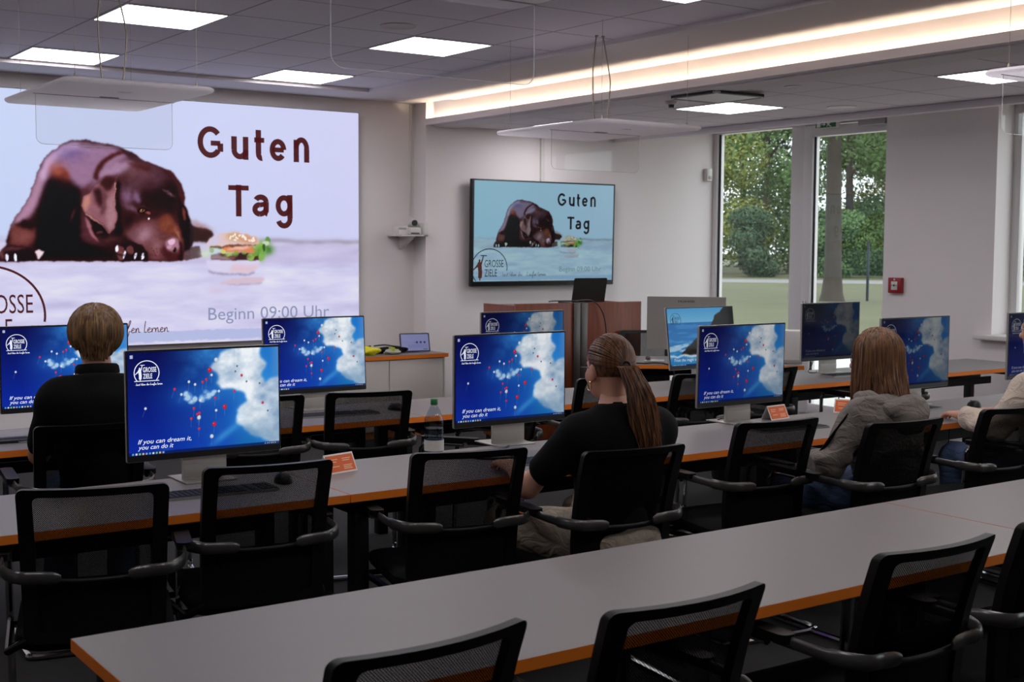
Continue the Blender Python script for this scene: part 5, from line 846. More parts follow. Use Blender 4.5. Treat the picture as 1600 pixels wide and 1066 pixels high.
# ---------------------------------------------------------------- wall fittings
def plate(y): return xz(y)
t = thing('exit_sign', 'small green escape route sign above the glazed door', 'sign', (9.39, 8.29, 2.755))
MB().box(0, .02, -.16, .125, 0, .075, .002).build('housing', M_white, t)
MB().box(-.002, .001, -.125, .12, .006, .07).build('sign_face', mat('safety_green', (8, 104, 62), .5), t)
b = MB(); W_ = mat('sign_white', (228, 232, 228), .5)
b.box(-.003, -.0015, .06, .105, .012, .062); b.add([(-.003, .05, .04), (-.003, .02, .04), (-.003, .02, .052), (-.003, -.005, .036), (-.003, .02, .02), (-.003, .02, .032), (-.003, .05, .032)], [(0, 1, 2, 3, 4, 5, 6)])
rm = [(-.035, .058), (-.03, .05), (-.045, .045), (-.06, .05), (-.062, .045), (-.045, .036), (-.055, .022), (-.075, .014), (-.073, .009), (-.05, .015), (-.035, .03), (-.02, .012), (-.014, .014), (-.026, .036), (-.016, .042), (-.024, .05)]
b.add([(-.003, y, z) for y, z in rm], [tuple(range(len(rm)))]); b.build('pictogram', W_, t)
t = thing('door_closer', 'grey door closer with arm on top of the glazed door', 'door closer', (9.36, 7.72, 2.745)); MB().box(0, .045, -.14, .16, 0, .055, .005).build('body', mat('closer_grey', (150, 144, 146), .4, .3), t)
MB().box(-.01, .02, -.1, .42, .064, .084, .003).build('arm', M_arm, t)
t = thing('fire_alarm', 'red manual fire alarm box on the white pier', 'fire alarm', (9.3, 7.343, 1.306)); MB().box(-.045, 0, -.07, .07, -.068, .068, .006).build('housing', mat('alarm_red', (150, 24, 28), .4), t)
MB().box(-.048, -.044, -.032, .032, -.04, .035, .001).build('glass_plate', M_white, t)
b = MB().lathe([(0, 0), (.010, 0), (.010, .002), (0, .002)], 16, mx=Matrix(((0, 0, -1, -.048), (0, 1, 0, 0), (1, 0, 0, 0), (0, 0, 0, 1))))
for s in (-1, 1): b.add([(-.0495, s*.027, .008), (-.0495, s*.027, -.008), (-.0495, s*.014, 0)], [(0, 1, 2)])
b.build('marking', M_black, t); MB().lathe([(0, 0), (.008, 0), (.008, .002), (0, .002)], 14, mx=Matrix(((0, 0, -1, -.0455), (0, 1, 0, 0), (1, 0, 0, .052), (0, 0, 0, 1)))).build('indicator', M_white, t)
t = thing('motion_sensor', 'small white motion sensor in the corner by the tall window', 'sensor', (9.365, 9.86, 2.385)); b = MB().box(-.04, .04, -.055, 0, -.07, .065, .015); b.build('housing', M_white, t); MB().box(-.022, .022, -.06, -.05, -.05, -.015, .006).build('lens', M_stand, t)
t = thing('cable_duct', 'narrow white cable duct running up above the television', 'cable duct', (7.235, 9.86, 1.6)); MB().box(-.02, .02, -.025, 0, 0, 1.095, .003).build('duct', M_white, t)
t = thing('wall_seam', 'thin white cable channel above the small camera shelf', 'cable duct', (5.925, 10.07, 1.9)); MB().box(-.012, .012, -.012, 0, 0, .99, .002).build('channel', M_white, t)
t = thing('camera_shelf', 'white wall shelf carrying the small conference camera', 'shelf', (5.82, 10.07, 1.715)); MB().box(-.135, .135, -.26, 0, 0, .012, .002).build('board', M_white, t)
MB().add([(-.02, -.24, 0), (.02, -.24, 0), (.02, -.005, 0), (-.02, -.005, 0), (-.02, -.005, -.12), (.02, -.005, -.12)], [(0, 1, 2, 3), (3, 2, 5, 4), (0, 3, 4), (1, 5, 2), (0, 4, 5, 1)]).build('bracket', M_white, t)
MB().box(.09, .135, -.26, 0, .0, .12, .003).build('side_plate', M_white, t)
t = thing('conference_camera', 'white conference camera with black lens on the wall shelf', 'camera', (5.845, 9.90, 1.728)); MB().box(-.065, .06, -.07, .06, 0, .065, .015).build('body', M_white, t)
MB().box(-.055, .03, -.073, -.068, .008, .018).build('ir_window', M_black, t); MB().box(-.035, .035, -.03, .03, .062, .095, .012).build('yoke', M_stand, t)
v = MB().lathe([(.034*math.sin(a), -.034*math.cos(a)) for a in np.linspace(0, PI, 14)], 20, mx=Matrix.Translation((0, -.01, .105))); v.build('head', M_white, t)
MB().lathe([(0, 0), (.026, 0), (.026, .02), (0, .02)], 20, mx=Matrix(((1, 0, 0, 0), (0, 0, 1, -.048), (0, -1, 0, .105), (0, 0, 0, 1)))).build('lens', M_black, t)
t = thing('control_box', 'small flat white box beside the conference camera', 'box', (5.735, 9.93, 1.728)); MB().box(-.045, .045, -.06, .06, 0, .075, .006).build('case', M_white, t); MB().box(-.046, .03, -.0615, -.059, .045, .062, .001).build('front_strip', M_stand, t)
# ---------------------------------------------------------------- sideboard with things on top
M_side = mat('white_cabinet', (206, 200, 194), .5)
t = thing('sideboard', 'low white sideboard with orange edged top below the big screen', 'cabinet', (5.1, 9.75, 0)); MB().box(-.85, .80, -.27, .30, .0, .665).build('body', mat('cabinet_core', (196, 120, 62), .5), t)
xs = [-.85, -.265, .26, .80]
for i in range(3):
    MB().box(xs[i]+.004, xs[i+1]-.004, -.288, -.27, .06, .66, .001).build('door', M_side, t)
MB().box(.80, .815, -.288, .30, 0, .665).build('side_panel', M_side, t); MB().box(-.88, .845, -.30, .31, .667, .699).build('top_edge', M_edge, t); MB().box(-.879, .844, -.299, .309, .6985, .70).build('worktop', M_top, t)
t = thing('tablet', 'tablet on a stand at the right end of the sideboard', 'tablet', (5.735, 9.66, .70), math.radians(-14)); c_ = MB().prism(rrect(.27, .165, .01, 4, 0, .0825), -.004, .004, mx=Matrix(((1, 0, 0, 0), (0, 0, 1, 0), (0, 1, 0, 0), (0, 0, 0, 1)))).build('casing', M_black, t, (0, 0, .006)); c_.rotation_euler = (-.28, 0, 0)
im = np.zeros((20, 32, 3)); im[:] = (128, 132, 176); im[3:8, 8:30] = (120, 124, 170)
lt = [([(x+.7*math.cos(a), 5+.7*math.sin(a)) for a in np.linspace(0, 2*PI, 13)[:-1]], [tuple(range(12))], (52, 58, 110)) for x in (9.2, 11.4, 13.6)]+[([(2.5, 4.9), (8, 4.9), (8, 5.05), (2.5, 5.05)], [(0, 1, 2, 3)], (110, 112, 150)), ([(12.5, .6), (15.2, .6), (15.2, .95), (12.5, .95)], [(0, 1, 2, 3)], (40, 44, 80))]
me = picture_mesh('screen', im, .25, .147, lt, (.25/16, .0147), Matrix.Translation((-.125, -.0045, .009)), .0003); me.materials.append(screen_mat('tablet_picture', .75, .1)); link('screen', me, c_)
MB().add([(-.04, .03, .05), (.04, .03, .05), (.05, .09, 0), (-.05, .09, 0)], [(0, 1, 2, 3)]).tube([(0, .02, .09), (0, .1, .003)], .006, 6).build('stand', M_black, t)
def lump(name, mt, parent, rx, ry, rz_, seed, c=(0, 0, 0), sq=.6):
    b = bmesh.new(); bmesh.ops.create_icosphere(b, subdivisions=4, radius=1); rg = np.random.RandomState(seed); dirs = rg.normal(size=(9, 3)); am = rg.rand(9)*.28
    for v in b.verts:
        p = v.co.copy(); k = 1+sum(a*math.sin(3.2*(d[0]*p.x+d[1]*p.y+d[2]*p.z)+i) for i, (a, d) in enumerate(zip(am, dirs)))*.4
        z = p.z*k*rz_; v.co = Vector((c[0]+p.x*k*rx, c[1]+p.y*k*ry, max(0.0, z+rz_*sq)+c[2]))
    return MB().bm(b, 0, True).build(name, mt, parent)
t = thing('yellow_bag', 'crumpled bright yellow bag on the sideboard', 'bag', (5.21, 9.62, .70)); lump('bag', mat('yellow_fabric', (216, 206, 24), .6, noise=.15, nscale=30), t, .13, .09, .045, 3)
MB().tube(smoothline([(-.09, -.02, .06), (-.04, 0, .085), (.02, .02, .07), (.06, .0, .075)], 5), .008, 7).build('strap', M_black, t)
t = thing('black_pouch', 'flat black pouch lying on the sideboard before the tablet', 'pouch', (5.53, 9.72, .70), .1); lump('pouch', M_seat, t, .16, .07, .032, 8); MB().tube(smoothline([(-.2, -.02, .07), (-.1, -.03, .075), (0, -.03, .06), (.12, -.02, .045)], 5), .006, 7).build('strap', M_black, t)
t = thing('clear_wrapper', 'clear plastic wrapper with yellow green strip on the sideboard', 'wrapper', (5.45, 9.58, .70), -.2); lump('wrapper', mat('wrapper_plastic', (170, 168, 150), .25), t, .07, .05, .03, 12); MB().box(-.01, .015, -.05, .055, .03, .062, .004).box(.02, .06, -.02, .0, .02, .045, .004).build('strip', mat('yellow_green', (172, 186, 30), .5), t)
# ---------------------------------------------------------------- lectern
def wood():
    m = mat('cherry_wood', (122, 58, 26), .35, noise=.1, nscale=6); nt = m.node_tree; b = nt.nodes['Principled BSDF']
    tc = nt.nodes.new('ShaderNodeTexCoord'); mp = nt.nodes.new('ShaderNodeMapping'); mp.inputs['Scale'].default_value = (26, 26, 1.4); nt.links.new(tc.outputs['Object'], mp.inputs[0])
    nz = nt.nodes.new('ShaderNodeTexNoise'); nz.inputs['Scale'].default_value = 1.6; nz.inputs['Detail'].default_value = 5; nt.links.new(mp.outputs[0], nz.inputs['Vector'])
    rp = nt.nodes.new('ShaderNodeValToRGB'); rp.color_ramp.elements[0].position = .3; rp.color_ramp.elements[0].color = lin((104, 46, 20)); rp.color_ramp.elements[1].position = .72; rp.color_ramp.elements[1].color = lin((130, 60, 28))
    nt.links.new(nz.outputs['Fac'], rp.inputs[0]); nt.links.new(rp.outputs[0], b.inputs['Base Color']); return m
M_wood = wood()
t = thing('lectern', 'wide cherry wood lectern with a dark steel centre strip', 'lectern', (6.60, 8.47, 0), math.radians(-4)); b = MB()
MB().box(-.62, -.065, -.03, 0, .04, 1.165, .003).build('front_panel', M_wood, t); MB().box(.075, .64, -.03, 0, .04, 1.165, .003).build('front_panel', M_wood, t)
M_dsteel = mat('dark_brushed_steel', (92, 86, 84), .32, .7); MB().box(-.065, .002, -.045, .03, 0, 1.165, .003).build('steel_column', M_dsteel, t); MB().box(.008, .075, -.045, .03, 0, 1.165, .003).build('steel_column', M_dsteel, t)
MB().box(-.62, -.595, 0, .5, .04, 1.15, .002).build('side_panel', M_wood, t); MB().box(.615, .64, 0, .5, .04, 1.15, .002).build('side_panel', M_wood, t); MB().box(-.595, .615, .0, .5, 1.11, 1.14, .002).build('top_board', M_wood, t); MB().box(-.6, .62, -.02, .48, 0, .04).build('plinth', M_black, t)
t = thing('laptop', 'black laptop standing open on the lectern, back turned', 'laptop', (6.86, 8.66, 1.14), math.radians(-6)); MB().prism(rrect(.33, .23, .012, 4), 0, .014, mx=Matrix.Translation((0, .115, 0))).build('base', M_black, t)
ld = MB().prism(rrect(.33, .215, .014, 5, 0, .1075), -.004, .004, mx=Matrix(((1, 0, 0, 0), (0, 0, 1, 0), (0, 1, 0, 0), (0, 0, 0, 1)))).build('lid', M_black, t, (0, .0, .014)); ld.rotation_euler = (.22, 0, 0)
MB().box(-.15, .15, .0105, .012, .02, .2).build('hinge_strip', M_arm, ld) if False else None
t = thing('cable', 'black cable hanging over the lectern front', 'cable', (6.46, 8.44, 1.17)); MB().tube(smoothline([(.24, .14, .0), (.12, .05, .008), (-.1, .03, .012), (-.18, .0, .01)], 6), .0055, 7).tube(smoothline([(.15, .05, .008), (.25, -.02, .01), (.32, -.06, -.06), (.36, -.075, -.2), (.37, -.08, -.45), (.42, -.08, -.75)], 6), .0055, 7).build('cord', M_black, t)
# ---------------------------------------------------------------- things on and under the presenter desk
p = pres(.05, .16); t = thing('desktop_computer', 'white box computer at the right end of the presenter desk', 'computer', (p[0], p[1], TZ), math.radians(-46)); MB().box(-.24, .07, .0, .16, .0, .255, .006).build('case', M_white, t); MB().box(-.235, .065, -.002, .002, .005, .03, .001).build('vent', M_stand, t); MB().lathe([(0, 0), (.006, 0), (.006, .002), (0, .002)], 12, mx=Matrix(((1, 0, 0, .052), (0, 0, -1, 0), (0, 1, 0, .2), (0, 0, 0, 1)))).build('button', M_arm, t)
p = pres(1.17, .14); t = thing('desk_microphone', 'small silver device lying among cables on the presenter desk', 'device', (p[0], p[1], TZ), -.4); MB().lathe([(0, .0), (.03, .0), (.03, .02), (.012, .03), (0, .032)], 18).tube([(0, 0, .02), (.12, -.03, .012)], [.012, .016], 10).build('body', M_silver, t); MB().lathe([(0, .03), (.018, .03), (.02, .045), (.012, .058), (0, .06)], 16).build('head', M_arm, t)
def loose(label, pts, r=.004):
    o = Vector(pts[0]); t = thing('cable', label, 'cable', pts[0]); MB().tube(smoothline([tuple(Vector(q)-o) for q in pts], 7), r, 6).build('cord', M_black, t)
loose('black cable bundle lying on the left end of the presenter desk', [pres(1.38, .16, .748), pres(1.3, .08, .748), pres(1.2, .05, .748), pres(1.12, .08, .75), pres(1.05, .0, .748), pres(1.0, -.03, .72), pres(.97, -.03, .55), pres(.9, -.03, .38)], .006)
loose('black cable dropping from the middle of the presenter desk', [pres(1.0, .25, .746), pres(.95, .1, .747), pres(.88, .0, .748), pres(.86, -.03, .71), pres(.82, -.02, .55), pres(.74, -.02, .36)], .005)
loose('black cable hanging below the desk by the glazed door', [(6.9, 5.92, .70), (6.88, 5.9, .6), (6.8, 5.85, .42), (6.7, 5.82, .2), (6.62, 5.8, .012)])
loose('black cable hanging below the right end of the middle desk', [(5.85, 4.25, .70), (5.84, 4.25, .58), (5.76, 4.22, .42), (5.6, 4.18, .28), (5.5, 4.15, .012)])
loose('black cable coil on the desk beside the bright monitor stand', [(3.0, 4.52, .748), (3.1, 4.45, .748), (3.05, 4.36, .748), (2.93, 4.42, .748), (2.98, 4.55, .75), (3.14, 4.56, .748), (3.22, 4.62, .748)], .006)
loose('thin cable behind the stand of the tent card monitor', [(4.66, 4.70, .75), (4.62, 4.76, .74), (4.58, 4.76, .6), (4.6, 4.76, .45)], .003)
loose('thin cable behind the stand of the dark monitor by the door', [(7.03, 6.25, .9), (7.02, 6.27, .8), (6.97, 6.26, .748), (6.98, 6.2, .747), (7.1, 6.3, .747)], .003)
# ---------------------------------------------------------------- people: smooth bodies grown from blended limbs
def surface_nets(D, o, h):
    nx, ny, nz = D.shape; ins = D < 0
    cr = {}
    acc = np.zeros((nx-1, ny-1, nz-1, 3)); cnt = np.zeros((nx-1, ny-1, nz-1))
    for ax in range(3):
        for a in (0, 1):
            for b in (0, 1):
                sl0 = [slice(0, -1)]*3; ot = [k for k in range(3) if k != ax]
                sl0[ot[0]] = slice(a, D.shape[ot[0]]-1+a); sl0[ot[1]] = slice(b, D.shape[ot[1]]-1+b)
                sl1 = list(sl0); sl1[ax] = slice(1, None)
                d0 = D[tuple(sl0)]; d1 = D[tuple(sl1)]; m = (d0 < 0) != (d1 < 0)
                t = np.where(m, d0/np.where(m, d0-d1, 1), 0)
                off = [0, 0, 0]; off[ot[0]] = a; off[ot[1]] = b
                for k in range(3): acc[..., k] += np.where(m, t if k == ax else off[k], 0)
                cnt += m
    act = cnt > 0; idx = -np.ones(act.shape, int); idx[act] = np.arange(act.sum())
    ii = np.argwhere(act); V = (ii+acc[act]/cnt[act][:, None])*h+o
    F = []
    for ax in range(3):
        ot = [k for k in range(3) if k != ax]
        sl0 = [slice(1, -1)]*3; sl0[ax] = slice(0, -1); sl1 = [slice(1, -1)]*3; sl1[ax] = slice(1, None)
        a0 = ins[tuple(sl0)]; a1 = ins[tuple(sl1)]; E = np.argwhere(a0 != a1)
        base = E.copy()
        for k in ot: base[:, k] += 1
        fl = a0[a0 != a1]
        q = []
        for da, db in ((0, 0), (1, 0), (1, 1), (0, 1)):
            c = base.copy(); c[:, ot[0]] -= da; c[:, ot[1]] -= db; q.append(idx[c[:, 0], c[:, 1], c[:, 2]])
        Q = np.stack(q, 1); fl2 = fl if ax != 1 else ~fl; Q[fl2] = Q[fl2][:, ::-1]; F.append(Q)
    return V, np.vstack(F)
class SDF:
    def __init__(s, k=.03): s.p = []; s.k = k
    def cone(s, a, b, ra, rb, k=None): s.p.append(('c', np.array(a, float), np.array(b, float), ra, rb, k or s.k)); return s
    def ell(s, c, r, k=None, rot=None): s.p.append(('e', np.array(c, float), np.array(r, float), rot, 0, k or s.k)); return s
    def bounds(s, pad):
        lo = np.full(3, 9.); hi = np.full(3, -9.)
        for t, a, b, x, y, k in s.p:
            if t == 'c':
                for q, r in ((a, x), (b, y)): lo = np.minimum(lo, q-r); hi = np.maximum(hi, q+r)
            else: m = b.max() if x is not None else b; lo = np.minimum(lo, a-m); hi = np.maximum(hi, a+m)
        return lo-pad, hi+pad
    def ev(s, P, infl=0.):
        D = None
        for t, a, b, x, y, k in s.p:
            if t == 'c':
                ab = b-a; L2 = max(1e-9, ab@ab); tt = np.clip(((P-a)@ab)/L2, 0, 1); d = np.linalg.norm(P-a-tt[..., None]*ab, axis=-1)-(x+(y-x)*tt)
            else:
                q = P-a
                if x is not None: q = q@np.array(x)
                k0 = np.linalg.norm(q/b, axis=-1); k1 = np.linalg.norm(q/b**2, axis=-1); d = k0*(k0-1)/np.maximum(k1, 1e-6)
            d = d-infl
            if D is None: D = d
            else: hh = np.clip(.5+.5*(d-D)/k, 0, 1) if False else np.maximum(k-np.abs(D-d), 0)/k; D = np.minimum(D, d)-hh*hh*k*.25
        return D
    def mesh(s, h, infl=0., cut=None, wr=0., seed=1):
        lo, hi = s.bounds(infl+3*h+.01); n = np.ceil((hi-lo)/h).astype(int)+1
        G = np.stack(np.meshgrid(*[lo[i]+h*np.arange(n[i]) for i in range(3)], indexing='ij'), -1)
        D = s.ev(G, infl)
        if wr:
            rg = np.random.RandomState(seed); w = 0
            for i in range(7):
                d = rg.normal(size=3); d /= np.linalg.norm(d); w = w+np.sin((G@d)*(34+26*rg.rand())+rg.rand()*6+1.3*np.sin(G[..., 2]*22+i))
            D = D+w*wr/3
        if cut is not None: D = np.maximum(D, cut(G))
        D[0], D[-1] = 1, 1; D[:, 0] = 1; D[:, -1] = 1; D[:, :, 0] = 1; D[:, :, -1] = 1
        return surface_nets(D, lo, h)
def relax(V, F, it=1):
    for _ in range(it):
        A = np.zeros_like(V); c = np.zeros(len(V))
        for a, b in ((0, 1), (1, 2), (2, 3), (3, 0)):
            np.add.at(A, F[:, a], V[F[:, b]]); np.add.at(A, F[:, b], V[F[:, a]]); np.add.at(c, F[:, a], 1); np.add.at(c, F[:, b], 1)
        V = V*.5+.5*A/np.maximum(c, 1)[:, None]
    return V
def skin_mat(n, c): 
    m = mat(n, c, .55, noise=.06, nscale=20, spec=.35); m.node_tree.nodes['Principled BSDF'].inputs['Subsurface Weight'].default_value = .08; return m
def hair_mat(n, c, c2):
    m = mat(n, c, .42, noise=.2, nscale=30, spec=.35); nt = m.node_tree; b = nt.nodes['Principled BSDF']
    tc = nt.nodes.new('ShaderNodeTexCoord'); mp = nt.nodes.new('ShaderNodeMapping'); mp.inputs['Scale'].default_value = (90, 90, 5); nt.links.new(tc.outputs['Object'], mp.inputs[0])
    nz = nt.nodes.new('ShaderNodeTexNoise'); nz.inputs['Scale'].default_value = 1; nz.inputs['Detail'].default_value = 2; nt.links.new(mp.outputs[0], nz.inputs['Vector'])
    mx = nt.nodes.new('ShaderNodeMix'); mx.data_type = 'RGBA'; mx.inputs['A'].default_value = lin(c); mx.inputs['B'].default_value = lin(c2)
    rp = nt.nodes.new('ShaderNodeMapRange'); rp.inputs['From Min'].default_value = .35; rp.inputs['From Max'].default_value = .65; nt.links.new(nz.outputs['Fac'], rp.inputs['Value'])
    nt.links.new(rp.outputs[0], mx.inputs['Factor']); nt.links.new(mx.outputs['Result'], b.inputs['Base Color']); return m
def hand_sdf(s, wrist, d, up, side, curl=.5, sc_=1.):
    # wrist point, d = pointing direction, up = back of the hand, side = towards the thumb
    w = Vector(wrist); d = Vector(d).normalized(); u = Vector(up); u = (u-d*u.dot(d)).normalized(); sd = d.cross(u).normalized()
    if sd.dot(Vector(side)) < 0: sd = -sd
    K = lambda a, b, c: tuple(w+(d*a+sd*b+u*c)*sc_)
    s.cone(K(-.02, 0, 0), K(.03, .0, 0), .025*sc_, .024*sc_, .02)
    for b in (.028, .009, -.010, -.027): s.cone(K(.015, b*.75, 0), K(.078, b, .002), .014*sc_, .0125*sc_, .014)
    for b, L, dr in ((.029, .068, .06), (.010, .076, 0), (-.010, .070, -.04), (-.028, .055, -.1)):
        p0 = (.080, b, .002); a1 = curl*.5; p1 = (p0[0]+L*.45*math.cos(a1), b+L*.45*dr, p0[2]-L*.45*math.sin(a1)); a2 = curl*1.3
        p2 = (p1[0]+L*.32*math.cos(a2), p1[1]+L*.3*dr, p1[2]-L*.32*math.sin(a2)); a3 = curl*1.9
        p3 = (p2[0]+L*.25*math.cos(a3), p2[1], p2[2]-L*.25*math.sin(a3))
        s.cone(K(*p0), K(*p1), .0095*sc_, .0088*sc_, .006).cone(K(*p1), K(*p2), .0088*sc_, .008*sc_, .006).cone(K(*p2), K(*p3), .008*sc_, .0068*sc_, .006)
    s.cone(K(.012, .022, -.006), K(.045, .048, -.014), .014*sc_, .0115*sc_, .012).cone(K(.045, .048, -.014), K(.072, .056, -.022), .0110*sc_, .0085*sc_, .006)
def strands(paths, r, seg=5, mb=None):
    mb = mb or MB()
    for P in paths:
        n = len(P); k = r*random.uniform(.75, 1.25); mb.tube(P, [k*(.8 if i == 0 else 1.0 if i < n*.7 else max(.25, 1-(i-n*.7)/(n*.3)*.75)) for i in range(n)], seg, caps=True)
    return mb
def head_sdf(hc, R, f=1.0):
    s = SDF(.02); T = lambda p: tuple(np.array(hc)+R@(np.array(p)*f)); RT = R
    s.ell(T((0, -.012, .028)), np.array((.076, .096, .092))*f, .03, RT).ell(T((0, .03, -.02)), np.array((.066, .066, .085))*f, .03, RT).ell(T((0, .045, -.075)), np.array((.046, .046, .038))*f, .04, RT)
    s.cone(T((0, .088, .0)), T((0, .108, -.032)), .009*f, .014*f, .016).ell(T((0, .086, .022)), np.array((.05, .016, .012))*f, .02, RT)
    s.ell(T((0, .085, -.062)), np.array((.024, .013, .011))*f, .012, RT).ell(T((0, .082, -.094)), np.array((.02, .015, .014))*f, .02, RT)
    for q in (-1, 1):
        s.ell(T((q*.040, .072, -.028)), np.array((.02, .018, .018))*f, .03, RT); s.ell(T((q*.079, -.005, -.012)), np.array((.010, .021, .032))*f, .008, RT); s.cone(T((q*.078, .003, -.035)), T((q*.076, .004, -.045)), .008*f, .006*f, .008)
    s.cone(T((0, -.03, -.05)), T((0, -.035, -.13)), .048*f, .046*f, .03)
    return s, T
def person(label, loc, yaw, P):
    t = thing('person', label, 'person', loc, yaw, 'people seated at the desks')
    ca, sa = math.cos(-yaw), math.sin(-yaw)
    def W(p): x, y = p[0]-loc[0], p[1]-loc[1]; return (x*ca-y*sa, x*sa+y*ca, p[2]-loc[2])     # world to local
    g = P['girth']; sw = P['sw']; zs = P['shz']; hz = .565
    hc = P['head']; ha, hp = P.get('hyaw', 0), P.get('hpitch', 0)
    R = np.array((Matrix.Rotation(ha, 3, 'Z') @ Matrix.Rotation(hp, 3, 'X')))
    L = [W(p) for p in P['armL']]; Rr = [W(p) for p in P['armR']]     # shoulder, elbow, wrist
    nb = (hc[0], hc[1]-.045, zs+.035)
    torso = SDF(.06); torso.ell((0, -.01, hz), (.165*g, .125*g, .105)).ell((0, -.025, hz+.16), (.135*g, .105*g, .14)).ell((0, -.02, zs-.15), (.155*g, .112*g, .17), .07).ell((0, -.025, zs-.06), (.15*g, .085*g, .085), .06)
    torso.cone((-sw+.04, -.02, zs-.045), (sw-.04, -.02, zs-.045), .058*g, .058*g, .07).cone((.04, -.02, zs+.025), (sw-.06, -.02, zs-.02), .042, .05, .05).cone((-.04, -.02, zs+.025), (-sw+.06, -.02, zs-.02), .042, .05, .05).cone((0, -.02, zs-.02), (0, -.012, zs+.03), .075, .06, .05)
    arms_u = [(L[0], L[1]), (Rr[0], Rr[1])]; arms_l = [(L[1], L[2]), (Rr[1], Rr[2])]
    legs = P['legs']
    body = SDF(.05); body.p = list(torso.p)
    body.cone((0, -.015, zs), (nb[0], nb[1]+.012, zs+.06), .062, P.get('nk', .054), .04).cone((nb[0], nb[1]+.012, zs+.05), (hc[0], hc[1]-.02, hc[2]-.06), P.get('nk', .054), P.get('nk', .054), .03)
    for a, b in arms_u: body.cone(a, b, .048*g, .038*g, .05)
    for a, b in arms_l: body.cone(a, b, .038*g, .026, .03)
    leg = SDF(.05); leg.ell((0, -.01, hz), (.17*g, .128*g, .10))
    for h, k, an in legs: leg.cone(h, k, .085*g, .062*g, .05).cone(k, an, .060*g, .042*g, .03)
    body.p += leg.p
    mb = MB(); V, F = body.mesh(.0125); V = relax(V, F, 1); mb.add(V.tolist(), F.tolist(), 0, True)
    hs, T = head_sdf(hc, R, P.get('hf', 1.0)); V, F = hs.mesh(.0055); mb.add(V.tolist(), F.tolist(), 0, True)
    for A, th in ((L, 1), (Rr, -1)):
        s = SDF(.012); e, w = Vector(A[1]), Vector(A[2]); d = (w-e).normalized(); hd = P.get('handdir'); dd = Vector(hd) if hd else Vector((d.x*.5, d.y, d.z*.2))
        s.cone(tuple(w-d*.06), tuple(w), .027, .0245, .02); hand_sdf(s, tuple(w), dd, (0, 0, 1), (th, 0, 0), P.get('curl', .5), P.get('hand', .95)); V, F = s.mesh(.0045); mb.add(V.tolist(), F.tolist(), 0, True)
    mb.build('body', P['skin'], t)
    # shirt
    sh = SDF(.05); sh.p = list(torso.p); sl = P['sleeve']
    for (a, b), (c, d) in zip(arms_u, arms_l):
        a, b, c, d = [Vector(q) for q in (a, b, c, d)]
        if sl < 1: sh.cone(tuple(a), tuple(a+(b-a)*sl), .056*g, .050*g, .05)
        else: sh.cone(tuple(a), tuple(b), .054*g, .046*g, .05).cone(tuple(b), tuple(b+(d-b)*.86), .046*g, .036*g, .03)
    nz = zs+P.get('neck', .045)
    cut = lambda G: np.maximum(np.maximum(.50-G[..., 2], G[..., 2]-nz-.25*np.maximum(0, -(G[..., 1]-nb[1]))), (.075-np.hypot(G[..., 0]-nb[0], G[..., 1]-nb[1]-.01)) *(G[..., 2] > zs+.02)-9*(G[..., 2] <= zs+.02))
    V, F = sh.mesh(.0115, P.get('infl', .012), cut, P.get('wr', .004), P.get('seed', 1)); V = relax(V, F, 1)
    so = MB().add(V.tolist(), F.tolist(), 0, True).build(P['top_name'], P['top'], t)
    # trousers and shoes
    V, F = leg.mesh(.0125, .021, lambda G: np.maximum(.07-G[..., 2], G[..., 2]-hz-.10), .005, P.get('seed', 1)+5); V = relax(V, F, 1)
    MB().add(V.tolist(), F.tolist(), 0, True).build('trousers', P['bottom'], t)
    for h, k, an in legs:
        s = SDF(.03); s.cone((an[0], an[1]-.02, .045), (an[0], an[1]+.06, .045), .042, .042).cone((an[0], an[1]+.06, .04), (an[0], an[1]+.17, .032), .042, .03); V, F = s.mesh(.01, 0, lambda G: .003-G[..., 2]); MB().add(V.tolist(), F.tolist(), 0, True).build('shoe', M_black, t)
    f = P.get('hf', 1.0)
    for q in (-1, 1):
        c = T((q*.032, .074, .004)); e = MB(); b = bmesh.new(); bmesh.ops.create_uvsphere(b, u_segments=14, v_segments=10, radius=.0115)
        for v in b.verts: v.co += Vector(c)
        e.bm(b, 0, True).build('eye', mat('eye_white', (225, 220, 214), .2), t)
        dv = Vector(T((q*.032, .086, .004)))-Vector(c); b = bmesh.new(); bmesh.ops.create_uvsphere(b, u_segments=12, v_segments=8, radius=.0055)
        for v in b.verts: v.co += Vector(c)+dv*.62
        MB().bm(b, 0, True).build('iris', mat('eye_iris', (60, 44, 30), .2), t)
    s = SDF(.006); s.ell(T((0, .094, -.059)), np.array((.020, .006, .004))*f, .004, R).ell(T((0, .094, -.066)), np.array((.018, .006, .0045))*f, .004, R); V, F = s.mesh(.002); MB().add(V.tolist(), F.tolist(), 0, True).build('lips', mat('lip_skin', (160, 92, 84), .5), t)
    return t, T, R, hc, so
def ell_pt(T, az, th, er, ec=(0, -.012, .03)):      # az measured from the face, th from the crown
    return T((ec[0]+er[0]*math.sin(th)*math.sin(az), ec[1]+er[1]*math.sin(th)*math.cos(az), ec[2]+er[2]*math.cos(th)))
def hair_cap(T, er, face, low, mb, R):
    v = []; f = []; na, nt = 40, 14
    for j in range(nt+1):
        for i in range(na):
            az = 2*PI*i/na; d = abs((az+PI) % (2*PI)-PI); e = face+(low-face)*min(1, max(0, (d-.75)/.7)); v.append(ell_pt(T, az, e*j/nt, er))
    for j in range(nt):
        for i in range(na): f.append((j*na+i, j*na+(i+1) % na, (j+1)*na+(i+1) % na, (j+1)*na+i))
    mb.add(v, f, 0, True)
